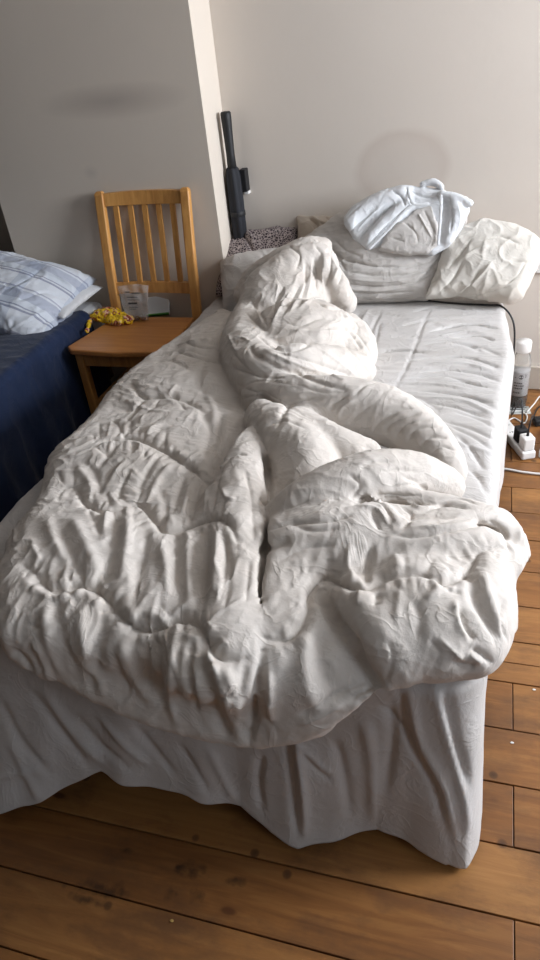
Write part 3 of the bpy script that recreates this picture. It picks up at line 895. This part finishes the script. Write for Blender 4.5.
kid(frame_body('lining', OS, VS, lining, (-.3, -.2, -.05), (.3, .25, .08), .005, M_heap, '''
-4 4 392,238 405,242
-5 4 404,222 415,232 418,242
-6 4 424,210 430,222 436,236
7 4 418,214 425,226 432,238
''', sd), SB)
def heap(f, loc):
    poly = [loc(x, y, -.10) for x, y in ((285, 304), (290, 250), (340, 214), (400, 196), (468, 200), (466, 225), (448, 262), (428, 298))]
    f.slab(poly, -.17, -.045, .055)
    f.ell((*loc(380, 250, -.1), -.11), (.20, .16, .11), k=.05)
p = frame_body('pillow', OS, VS, heap, (-.55, -.45, -.32), (.4, .3, .08), .007, M_heap, '''
-9 5 342,258 370,266 400,267 430,262
-8 5 350,272 380,276 410,274 438,266
-9 5 345,284 380,287 410,283 432,276
7 5 350,279 380,282 408,279
-8 5 350,293 385,294 415,291
-6 4 360,299 390,300 412,298
6 4 345,289 375,291 405,288
-8 5 330,250 345,260 365,264
-9 6 320,240 335,254 345,270
6 6 316,236 330,246
-8 5 415,282 430,270 446,252
-6 5 445,240 452,230 460,218
-6 4 335,240 345,250 360,256
''', lambda V: .004*vnoise(V, (12, 12, 12), 5)+.003*np.clip(ridged(V, (8, 30, 30), 9), 0, 1)**2)
recenter(p); prop(p, 'pillow in a slack greyish-white creased case under the heaped shirt', 'pillow', 'pillows at the head of the bed')
def rpil(f, loc):
    f.slab([loc(x, y, -.06) for x, y in ((425, 298), (438, 266), (450, 242), (462, 228), (482, 221), (515, 227), (539, 240), (537, 262), (523, 298), (510, 303), (490, 299), (460, 294))], -.125, -.015, .053)
    f.ell((*loc(490, 258, -.06), -.055), (.13, .11, .065), k=.05)
p = frame_body('pillow', OS, VS, rpil, (-.2, -.35, -.22), (.58, .36, .08), .007, M_cream, '''
-9 6 455,300 470,285 480,270
8 6 460,292 478,278 492,262
-8 6 440,292 452,280 462,262
-7 6 470,298 492,292 510,286
-8 7 448,268 462,252 470,240
7 7 458,262 475,250 490,246
-7 6 500,270 515,262 528,262
-8 7 430,285 440,275
-7 6 480,240 500,236 520,244
6 6 440,255 455,240 470,232
-7 5 505,285 518,275 526,262
''', lambda V: .004*vnoise(V, (10, 10, 10), 25)+.004*np.clip(ridged(V, (14, 10, 10), 19), 0, 1)**2)
recenter(p); prop(p, 'puffy cream pillow leaning on the wall at the right end of the bed', 'pillow', 'pillows at the head of the bed')
p = pillow('pillow', (-.925, 2.715, .58), (.29, .27, .15), (rd(36), rd(-6), rd(14)), M_heap, '''
-8 6 262,255 270,262 285,262
-7 6 240,290 250,285 262,275
''', .003, seed=33, pw=3.5, pinch=.03)
prop(p, 'small off-white pillow in front of the dark patterned cushion', 'pillow', 'pillows at the head of the bed')
def strap(pts):
    return lambda f, loc: f.tube([cl(x, y, .0085, loc, w-.004) for x, y, w in pts], .004, .35)
kid(frame_body('strap', OS, VS, strap([(413, 205, .038), (402, 214, .040), (388, 230, .038), (370, 248, .03)]), (-.3, -.2, -.05), (.3, .25, .08), .0045, M_white), SB)
kid(frame_body('strap', OS, VS, strap([(408, 188, .03), (410, 197, .036), (414, 204, .04), (428, 204, .04)]), (-.3, -.2, -.05), (.3, .25, .08), .0045, M_white), SB)
kid(frame_body('strap', OS, VS, strap([(441, 192, .03), (441, 205, .038), (440, 222, .042), (438, 244, .036)]), (-.3, -.2, -.05), (.3, .25, .08), .0045, M_white), SB)
#==CHAIR==
M_oak = mat('chair_wood', (.55, .25, .07), .38); v = coords(M_oak, (14, 14, 1.2))
setcol(M_oak, ramp(M_oak, tex(M_oak, v, 3, 6, .6, .8), [(.3, (.42, .185, .05)), (.55, (.58, .29, .085)), (.8, (.66, .36, .12))]))
M_seat = mat('seat_wood', (.5, .22, .07), .3); v = coords(M_seat, (1.2, 14, 14))
setcol(M_seat, ramp(M_seat, tex(M_seat, v, 3, 6, .6, .8), [(.3, (.47, .185, .055)), (.6, (.57, .25, .075)), (.8, (.64, .30, .10))]))
CO = Vector((-1.40, 2.48, 0)); chair = empty('dining_chair', CO)
prop(chair, 'light wooden slat-back chair beside the bed with packets on its seat', 'chair')
def cpart(name, bm, m=None, sm=False):
    bmesh.ops.translate(bm, vec=-CO, verts=bm.verts); return bm_obj(name, bm, m or M_oak, chair, sm)
SZ = .45; yb, yt, zt = 2.655, 2.735, .955
xl, xr = -1.572, -1.185
def post(x):
    bm = bmesh.new(); secs = [(0, 2.70), (.22, 2.665), (.45, 2.655), (.7, 2.69), (.945, 2.735), (.957, 2.737)]
    hw, hd = .02, .015; R_ = []
    for i, (z, y) in enumerate(secs):
        k = .55 if i == 5 else 1
        R_.append([bm.verts.new((x+a*hw*k, y+b*hd*k, z)) for a, b in ((-1, -1), (1, -1), (1, 1), (-1, 1))])
    for a, b in zip(R_, R_[1:]):
        for j in range(4): bm.faces.new((a[j], a[(j+1) % 4], b[(j+1) % 4], b[j]))
    bm.faces.new(R_[0][::-1]); bm.faces.new(R_[-1])
    bmesh.ops.bevel(bm, geom=[e for e in bm.edges if abs((e.verts[0].co-e.verts[1].co).z) > .02], offset=.006, segments=3, affect='EDGES', profile=.5)
    return cpart('back_post', bm)
post(xl); post(xr)
def yz(z): return 2.655+(z-.45)*.16
def rail(name, z0, z1, arch=0, x0=None, x1=None):
    bm = bmesh.new(); n = 12; R_ = []; x0 = x0 or xl; x1 = x1 or xr
    for i in range(n+1):
        t = i/n; x = x0+(x1-x0)*t; bow = .016*math.sin(math.pi*t); up = arch*math.sin(math.pi*t)
        R_.append([bm.verts.new((x, yz(z)+bow+d, z)) for z, d in ((z0, -.010), (z0, .010), (z1+up, .010), (z1+up, -.010))])
    for a, b in zip(R_, R_[1:]):
        for j in range(4): bm.faces.new((a[j], a[(j+1) % 4], b[(j+1) % 4], b[j]))
    bm.faces.new(R_[0][::-1]); bm.faces.new(R_[-1]); return cpart(name, bm)
rail('top_rail', .900, .948, .004); rail('lower_rail', .545, .59)
for i in range(5):
    x = xl+(xr-xl)*(i+1)/6; bm = bmesh.new(); bow = .016*math.sin(math.pi*(i+1)/6); R_ = []
    for z in (.583, .66, .75, .84, .905): R_.append([bm.verts.new((x+a*.011, yz(z)+bow+b*.006, z)) for a, b in ((-1, -1), (1, -1), (1, 1), (-1, 1))])
    for a, b in zip(R_, R_[1:]):
        for j in range(4): bm.faces.new((a[j], a[(j+1) % 4], b[(j+1) % 4], b[j]))
    cpart('slat', bm)
def seat():
    bm = bmesh.new(); out = []
    pl = [(-1.195, 2.64), (-1.185, 2.45), (-1.165, 2.31), (-1.20, 2.278), (-1.4, 2.262), (-1.60, 2.278), (-1.632, 2.31), (-1.605, 2.45), (-1.57, 2.64)]
    lo = [bm.verts.new((x, y, SZ-.024)) for x, y in pl]; hi = [bm.verts.new((x, y, SZ)) for x, y in pl]
    n = len(pl); bm.faces.new(lo); bm.faces.new(hi[::-1])
    for i in range(n): bm.faces.new((lo[i], hi[i], hi[(i+1) % n], lo[(i+1) % n]))
    bmesh.ops.recalc_face_normals(bm, faces=bm.faces)
    bmesh.ops.bevel(bm, geom=list(bm.edges), offset=.006, segments=3, affect='EDGES', profile=.5)
    return cpart('seat', bm, M_seat)
seat()
for x in (-1.585, -1.215):
    bm = bmesh.new(); box(bm, (x-.018, 2.30, 0), (x+.018, 2.336, SZ-.024), .005); cpart('front_leg', bm)
bm = bmesh.new(); box(bm, (-1.567, 2.305, SZ-.085), (-1.233, 2.325, SZ-.024), .003); cpart('apron', bm)
for x in (-1.575, -1.205):
    bm = bmesh.new(); box(bm, (x-.009, 2.336, SZ-.08), (x+.009, 2.64, SZ-.024), .003); cpart('side_rail', bm)
    bm = bmesh.new(); box(bm, (x-.008, 2.336, .16), (x+.008, 2.665, .19), .003); cpart('stretcher', bm)
bm = bmesh.new(); box(bm, (-1.53, 2.64, SZ-.08), (-1.2, 2.66, SZ-.024), .003); cpart('back_apron', bm)
#==ON THE CHAIR==
def matc(name, col, rough=.4, **k): return mat(name, col, rough, **k)
# yellow snack bag
m = matc('yellow_film', (.85, .55, .02), .3); v = coords(m)
sel = tex(m, v, 38, 3, .6)
setcol(m, mix(m, ramp(m, sel, [(.50, (0, 0, 0)), (.52, (1, 1, 1))]), (.85, .56, .02), mix(m, ramp(m, tex(m, v, 60, 1), [(.5, (0, 0, 0)), (.53, (1, 1, 1))]), (.30, .05, .02), (.75, .45, .3))))
def snack(f, loc=None):
    a = lambda px, py, z, r: (*atz(px, py, z), r)
    f.tube([a(95, 316, .475, .012), a(104, 314, .475, .020), a(116, 316, .475, .020), a(128, 318, .472, .014)], .01, .8)
    f.ell(atz(108, 315, .475), (.06, .045, .028), (0, 0, .2)); f.ell(atz(120, 320, .465), (.06, .035, .022), k=.01)
    f.tube([a(97, 312, .48, .008), a(92, 316, .475, .006), a(89, 324, .462, .005), a(87, 331, .458, .004)], .005)
f = Field((-1.68, 2.28, .44), (-1.35, 2.75, .56), .004); snack(f); V, Fc = f.mesh(); V[:, 2] = np.maximum(V[:, 2], SZ+.001)
o = soft('snack_bag', V, Fc, m, '', lambda V: .007*ridged(V, (26, 26, 26), 2)+.004*ridged(V, (60, 60, 60), 2)-.003, None, 1); recenter(o)
prop(o, 'crumpled yellow snack bag with brown print lying on the chair seat', 'snack bag')
# clear zip bag standing
m_clear = mat('clear_film', (.80, .78, .76), .25, Alpha=.24); m_clear.blend_method = 'BLEND'
zb = empty('zip_bag', tuple(atz(138, 321, SZ))); B0 = np.array(zb.location)
prop(zb, 'clear plastic zip bag with faint print standing on the chair seat', 'plastic bag')
def zbag():
    n, mm = 24, 30; V = []; 
    for s_ in (1, -1):
        for j in range(mm+1):
            t = j/mm
            for i in range(n+1):
                u = i/n*2-1; w_ = .052+.022*t; th = (.020*(1-t)+.001)*math.sqrt(max(0, 1-u**4))*(min(1, t*6+.15))
                x = u*w_-.010*t; z = .003+.145*t+.004*math.sin(u*3+1)*t; y = s_*-th+.035*t+.0025*math.sin(9*u+5*t)+.002*math.sin(17*t+4*u)
                V.append((x, y, z))
    Fc = []; k = (n+1)*(mm+1)
    for j in range(mm):
        for i in range(n):
            a = j*(n+1)+i; Fc.append((a, a+1, a+n+2, a+n+1)); Fc.append((k+a, k+a+n+1, k+a+n+2, k+a+1))
    return mesh_from(V, Fc)
zo = link('film', zbag(), m_clear, zb)
m_ink = mat('print_ink', (.05, .05, .05), .6)
def quadstrip(name, rects, m, par, fn):
    bm = bmesh.new()
    for x0, z0, x1, z1 in rects:
        vs = [bm.verts.new(fn(x, z)) for x, z in ((x0, z0), (x1, z0), (x1, z1), (x0, z1))]; bm.faces.new(vs)
    return bm_obj(name, bm, m, par)
fz = lambda x, z: (x*1.1-.008, -(.020*(1-z/.112)+.0035)+.035*z/.112-.002, z*1.29)
quadstrip('printed_text', [(-.035, .093, -.012, .096), (-.005, .09, .03, .093), (-.025, .078, .02, .080), (-.02, .070, .028, .0715), (-.02, .058, .018, .063), (-.018, .048, .02, .0495), (-.018, .042, .012, .0435)], m_ink, zo, fz)
f = Field((-.07, -.05, -.01), (.07, .05, .06), .004)
for k in range(14): f.ell((random.uniform(-.035, .035), random.uniform(-.008, .010), random.uniform(.008, .018)), (.010, .008, .007), (0, 0, random.random()*3), k=.003)
V, Fc = f.mesh(); link('contents', mesh_from(V, Fc), matc('brown_bits', (.13, .07, .04), .7), zb)
# flat packet with green edge
c = atz(158, 309, SZ); pk = empty('paper_packet', tuple(c), (rd(42), 0, rd(16)))
prop(pk, 'white packet with a green edge lying behind the zip bag on the chair', 'packet')
box_obj('sleeve', (-.045, -.035, .001), (.055, .055, .018), matc('packet_white', (.62, .66, .68), .5), pk, .004)
box_obj('green_edge', (-.051, -.037, .002), (.052, -.030, .019), matc('packet_green', (.08, .30, .05), .5), pk, .002)
#==SECOND BED==
NX0, NX1, NY0, NY1, NZ = -2.62, -1.665, .75, 2.735, .50
b2 = empty('single_bed', ((NX0+NX1)/2, (NY0+NY1)/2, 0)); prop(b2, 'single bed on the left with a white mattress under a navy sheet', 'bed')
def cb(name, lo, hi, m, par, bev=.004): return kid(box_obj(name, lo, hi, m, None, bev), par)
cb('base', (NX0+.03, NY0+.03, .12), (NX1-.03, NY1-.03, .26), M_dark, b2)
cb('mattress', (NX0+.005, NY0+.01, .26), (NX1-.005, NY1, NZ-.005), M_white, b2, .035)
for x in (NX0+.08, NX1-.08):
    for y in (NY0+.1, NY1-.1): cb('leg', (x-.03, y-.03, 0), (x+.03, y+.03, .12), M_dark, b2)
def navy():
    ny, prof = 260, []
    for t in np.linspace(0, 1, 60): prof.append((NX0+.05+(NX1-.03-NX0-.05)*t, NZ+.006, 0))
    for k in range(1, 9): a = math.pi/2*k/8; prof.append((NX1-.03+.04*math.sin(a), NZ+.006-.04*(1-math.cos(a)), 0))
    for t in np.linspace(.01, 1, 70): prof.append((NX1+.01, NZ-.034-(NZ-.07)*t, t))
    Pf = np.array(prof); y = np.linspace(NY0, 2.50, ny); V = np.zeros((ny, len(Pf), 3))
    for i, yy in enumerate(y):
        t = Pf[:, 2]; V[i, :, 1] = yy+(.05*(Pf[:, 0] > -1.9)*(Pf[:, 0]+1.9)/.25+.02*np.sin(Pf[:, 0]*14))*(i/ny)**8
        V[i, :, 0] = Pf[:, 0]+t**1.1*(.035+.018*math.sin(yy*19)+.012*math.sin(yy*41+1)); V[i, :, 2] = Pf[:, 1]
    m_ = len(Pf); V = V.reshape(-1, 3); Fc = []
    for i in range(ny-1):
        for j in range(m_-1): a = i*m_+j; Fc.append((a, a+1, a+m_+1, a+m_))
    V[:, 2] += .004*vnoise(V, (7, 5, 3), 4); Fc = np.array(Fc)
    V = V+normals(V, Fc)*(.004*np.clip(ridged(V, (5, 12, 6), 3), 0, 1)**2)[:, None]
    return V, Fc
V, Fc = navy(); nv = link('navy_sheet', mesh_from(V, Fc), M_navy); recenter(nv); md = nv.modifiers.new('s', 'SOLIDIFY'); md.thickness = .002
prop(nv, 'navy blue sheet covering the left bed and hanging down its side', 'bed sheet')
m = fabric('striped_cotton', (.6, .63, .7)); v = coords(m)
sp = N(m, 'ShaderNodeSeparateXYZ'); L(m, v, sp.inputs[0])
def stripes(axis, period, stops):
    a = N(m, 'ShaderNodeMath', operation='MULTIPLY'); L(m, sp.outputs[axis], a.inputs[0]); a.inputs[1].default_value = 1/period
    b = N(m, 'ShaderNodeMath', operation='FRACT'); L(m, a.outputs[0], b.inputs[0]); r = ramp(m, b.outputs[0], stops)
    r.node.color_ramp.interpolation = 'CONSTANT'; return r
s1 = stripes('Y', .19, [(0, (.62, .65, .70)), (.22, (.30, .32, .40)), (.27, (.62, .65, .70)), (.31, (.30, .32, .40)), (.34, (.58, .62, .68)), (.5, (.42, .45, .53)), (.75, (.62, .65, .70)), (.8, (.36, .38, .46)), (.84, (.62, .65, .7))])
s2 = stripes('X', .23, [(0, (1, 1, 1)), (.55, (.80, .83, .88)), (.85, (1, 1, 1))])
setcol(m, mix(m, 1.0, s1, s2, 'MULTIPLY'))
p = pillow('striped_pillow', (-2.06, 2.52, .60), (.76, .46, .22), (rd(18), rd(11), rd(-4)), m, '''
-8 6 30,335 45,322 60,318
7 6 10,330 30,318 50,310
-8 6 20,300 45,292 65,300
-7 6 5,290 25,280 40,270
-9 6 58,320 66,330 78,330
-8 5 50,312 60,322 58,335
7 6 40,270 60,278 80,290
-7 6 15,320 5,335
''', .005, seed=53, pinch=.03, pw=3.2)
prop(p, 'white and grey-blue striped pillow on the navy bed', 'pillow')
p = pillow('pillow', (-1.82, 2.58, .55), (.34, .28, .08), (rd(8), 0, rd(-12)), M_white, '', .002, seed=63)
prop(p, 'flat plain white pillow peeking out from under the striped pillow', 'pillow')
# striped pillowcase flap is the same pillow; umbrella in the corner
#==UMBRELLA==
ub = empty('umbrella', (-1.035, 2.90, 0)); prop(ub, 'closed black umbrella standing upright in the corner beside the wall', 'umbrella')
M_blk = mat('black_foam', (.006, .006, .007), .6); M_ubf = mat('umbrella_cloth', (.008, .009, .014), .75)
bm = bmesh.new(); lathe(bm, [(.012, .985), (.019, .99), (.0175, 1.04), (.0185, 1.10), (.021, 1.17), (.021, 1.192), (.017, 1.197)], 20); bm_obj('handle', bm, M_blk, ub, True)
bm = bmesh.new(); n = 36; R_ = []
for z, r in ((.14, .012), (.3, .020), (.5, .026), (.7, .030), (.85, .032), (.95, .030), (.985, .024), (.995, .014)):
    R_.append([bm.verts.new(((r+.0035*math.sin(6*a+z*3)+.002*math.sin(11*a))*math.cos(a), (r+.0035*math.sin(6*a+z*3))*math.sin(a), z)) for a in [2*math.pi*j/n for j in range(n)]])
for a, b in zip(R_, R_[1:]):
    for j in range(n): bm.faces.new((a[j], a[(j+1) % n], b[(j+1) % n], b[j]))
bm.faces.new(R_[0][::-1]); bm.faces.new(R_[-1]); bm_obj('canopy', bm, M_ubf, ub, True)
bm = bmesh.new(); lathe(bm, [(.006, .0), (.007, .01), (.007, .16)], 12); bm_obj('tip', bm, M_blk, ub, True)
bm = bmesh.new(); lathe(bm, [(.0335, .80), (.0345, .802), (.0345, .818), (.0335, .82)], 24); bm_obj('closing_strap', bm, M_blk, ub, True)
# black plate on the wall next to it
c = aty(245, 178, 2.955); pl = empty('wall_plug', (c[0], 2.97, c[2]-.05)); prop(pl, 'narrow black plug adapter on the wall just right of the umbrella', 'plug')
box_obj('body', (-.013, -.045, .0), (.013, -.001, .088), M_blk, pl, .003); box_obj('white_base', (-.006, -.03, -.012), (.014, -.0005, .0), mat('white_plastic', (.75, .74, .72), .35), pl, .002)
M_wp = bpy.data.materials['white_plastic']
ub.location = (-1.034, 2.905, 0)
# socket at the right edge
c = aty(540, 262, 2.968); so = empty('wall_socket', (c[0], 2.969, c[2])); prop(so, 'white wall socket beside the right pillow', 'socket')
sp_ = box_obj('plate', (-.012, -.012, -.043), (.074, 0, .043), M_wp, so, .003); box_obj('rocker', (.05, -.015, .0), (.062, -.012, .02), M_wp, sp_, .001)
#==BY THE BED==
c = atz(517, 405, 0); bt = empty('bottle', tuple(c)); prop(bt, 'clear plastic bottle with a white cap and grey label on the floor', 'bottle')
m_pet = mat('clear_plastic', (.85, .84, .82), .12, Transmission_Weight=.85, IOR=1.25)
bm = bmesh.new(); lathe(bm, [(.030, .0), (.036, .004), (.037, .03), (.038, .03), (.038, .185), (.036, .21), (.029, .238), (.025, .248), (.025, .262)], 32); bm_obj('body', bm, m_pet, bt, True)
bm = bmesh.new(); lathe(bm, [(.033, .003), (.034, .01), (.034, .055), (.0, .056)], 28); bm_obj('contents', bm, mat('dark_liquid', (.045, .028, .02), .2), bt, True)
bm = bmesh.new(); lathe(bm, [(.0376, .06), (.0378, .062), (.0378, .168), (.0376, .17)], 40); lb_ = bm_obj('label', bm, mat('label_paper', (.52, .52, .53), .6), bt, True)
bm = bmesh.new(); lathe(bm, [(.030, .252), (.031, .254), (.031, .292), (.029, .297)], 28); bm_obj('cap', bm, M_wp, bt, True)
def cyl(x, z): a = x/.0379-math.pi/2; return (.0379*math.cos(a), .0379*math.sin(a), z)
bm = bmesh.new()
def curved(x0, z0, x1, z1, n=5):
    for i in range(n):
        a, b = x0+(x1-x0)*i/n, x0+(x1-x0)*(i+1)/n
        bm.faces.new([bm.verts.new(cyl(x, z)) for x, z in ((a, z0), (b, z0), (b, z1), (a, z1))])
for i in range(18): a = i/18*2*math.pi; bm.faces.new([bm.verts.new(cyl(.002+r*.010*math.cos(q), .150+r*.010*math.sin(q))) for r, q in ((0, a), (1, a), (1, a+.36))]) if i else None
for z, w_ in ((.118, .7), (.106, .8), (.094, .75), (.074, .5)):
    x = -.024
    while x < -.024+.048*w_: d = random.uniform(.003, .008); curved(x, z, x+d, z+.007, 1); x += d+.002
curved(-.024, .145, -.018, .148, 1); curved(.018, .158, .026, .161, 1); curved(.020, .150, .023, .158, 1); curved(.018, .147, .026, .150, 1)
bm_obj('printed_text', bm, m_ink, lb_)
# power strip
a, b = atz(512, 433, .03), atz(528, 452, .03); ang = math.atan2((b-a)[1], (b-a)[0])
ps = empty('power_strip', (float(b[0]), float(b[1]), 0), (0, 0, ang)); prop(ps, 'white power strip on the floor by the bed with two plugs in it', 'power strip')
box_obj('housing', (-.24, -.027, .003), (.012, .027, .036), M_wp, ps, .006)
for k in range(3):
    bm = bmesh.new()
    for y, w_, h_ in ((.0, .002, .004), (-.009, .003, .0015), (.009, .003, .0015)): box(bm, (-.20+k*.055-h_, y-w_, .0361), (-.20+k*.055+h_, y+w_, .0366))
    bm_obj('socket_holes', bm, M_blk, ps)
def plug(name, lab, u, v0, m, hh, sz=(.022, .02)):
    o = empty(name, tuple(ps.matrix_basis @ Vector((u, v0, .037))), (0, 0, ang)); prop(o, lab, 'plug')
    box_obj('body', (-sz[0], -sz[1], 0), (sz[0], sz[1], hh), m, o, .006)
    bm = bmesh.new(); sweep(bm, [(0, 0, hh-.002), (.0, 0, hh+.02), (.0, .0, hh+.03)], [.006, .004, .003], 10); bm_obj('strain_relief', bm, M_blk, o, True); return o
pa = plug('power_plug', 'black plug in the power strip, left of the white adapter', -.075, .0, M_blk, .06)
pb = plug('power_adapter', 'white cube adapter in the near end of the power strip', -.018, .0, M_wp, .055, (.024, .022))
def cable(name, lab, pts, r, m):
    bm = bmesh.new(); sweep(bm, pts, r, 8); o = bm_obj(name, bm, m, None, True); prop(o, lab, 'cable'); recenter(o); return o
M_wc = mat('white_cable', (.70, .68, .65), .45); M_bc = mat('black_cable', (.01, .01, .011), .4)
t = [tuple(p.location+Vector((0, 0, h))) for p, h in ((pa, .09), (pb, .085))]
cable('power_cable', 'black cable rising from the black plug and dropping toward the wall', [t[0], (t[0][0]-.01, t[0][1]+.05, .19), tuple(atz(512, 415, .06)), tuple(atz(514, 405, .004)), tuple(atz(522, 408, .004))], .003, M_bc)
cable('adapter_cable', 'black cable looping from the white adapter to the wall', [t[1], (t[1][0]+.01, t[1][1]+.03, .16), tuple(atz(533, 418, .03)), tuple(atz(538, 408, .004)), tuple(atz(548, 402, .004))], .003, M_bc)
cable('extension_cable', 'white cable running across the floorboards right of the bed', [(-.02, 2.30, .005), tuple(atz(492, 469, .005)), tuple(atz(505, 469, .005)), tuple(atz(522, 472, .005)), tuple(atz(540, 474, .005)), tuple(atz(565, 476, .005)), (.5, 2.2, .005)], .0045, M_wc)
cable('charger_cable', 'thin white cable looped on the floor behind the power strip', [tuple(atz(510, 412, .004)), tuple(atz(520, 411, .004)), tuple(atz(527, 416, .004)), tuple(atz(524, 423, .004)), tuple(atz(514, 418, .004)), tuple(atz(507, 422, .004))], .003, M_wc)
cable('thin_cable', 'thin white cable curving at the right edge near the wall', [tuple(atz(527, 412, .008)), tuple(atz(534, 404, .02)), tuple(atz(541, 396, .03)), tuple(atz(552, 400, .004))], .003, M_wc)
cable('bedside_cable', 'black cable lying over the mattress head and dropping beside the bed', [tuple(atz(408, 300, .507)), tuple(atz(420, 300, .507)), tuple(atz(440, 302, .507)), tuple(atz(465, 304, .507)), tuple(atz(488, 305, .507)), (.07, 2.64, .50), (.115, 2.62, .44), (.125, 2.60, .30), (.12, 2.59, .10), (.11, 2.58, .004)], .0038, M_bc)
# card on the floor and a second adapter
c = atz(517, 407, 0); cdp = empty('leaflet', (float(c[0]), float(c[1])-.02, .001), (0, 0, .15)); prop(cdp, 'printed paper leaflet lying on the floor in front of the bottle', 'leaflet')
pp_ = box_obj('paper', (-.05, -.045, 0), (.05, .02, .0015), mat('leaflet_paper', (.5, .52, .5), .6), cdp, 0)
quadstrip('printed_text', [(-.03, -.01, .03, -.002), (-.03, -.025, .01, -.018), (.0, .004, .04, .01), (-.04, -.038, .035, -.034)], m_ink, pp_, lambda x, z: (x, z, .0019))
c = atz(543, 424, 0); ch = empty('charger', (float(c[0]), float(c[1]), 0), (0, 0, .3)); prop(ch, 'black charger brick on the floor at the right edge', 'charger')
box_obj('body', (-.04, -.02, 0), (.04, .022, .03), M_blk, ch, .006); box_obj('indicator', (-.02, -.021, .012), (-.012, -.0198, .016), M_wp, ch, 0)
c = atz(546, 458, 0); ad2 = empty('extension_socket', (float(c[0]), float(c[1]), 0), (0, 0, 1.35)); prop(ad2, 'white extension socket cut off by the right edge of the floor', 'power strip')
box_obj('housing', (-.01, -.027, .0), (.2, .027, .034), M_wp, ad2, .006); box_obj('switch', (.02, -.008, .034), (.034, .008, .038), M_wp, ad2, .001)
# small crumbs of paper on the boards
for i, (px, py) in enumerate(((172, 921), (512, 743), (534, 690))):
    bm = bmesh.new(); bmesh.ops.create_icosphere(bm, subdivisions=2, radius=.003)
    for v_ in bm.verts: v_.co = Vector((v_.co.x*(1.2+.5*random.random()), v_.co.y, v_.co.z*.3+.0017))
    o = bm_obj('paper_scrap', bm, M_wp if i else mat('crumb', (.5, .33, .1), .8)); o.location = tuple(atz(px, py, 0))
    prop(o, ('tan crumb on the dark floorboards at the foot of the bed', 'white paper scrap on the boards right of the sheet hem', 'white paper scrap on the boards at the right edge')[i], 'scrap')
#==REST==
S.view_settings.view_transform = 'Standard'; S.view_settings.look = 'None'; S.view_settings.gamma = 1; S.view_settings.exposure = 0.32
S.view_settings.use_curve_mapping = False
S.cycles.max_bounces = 10; S.cycles.diffuse_bounces = 6
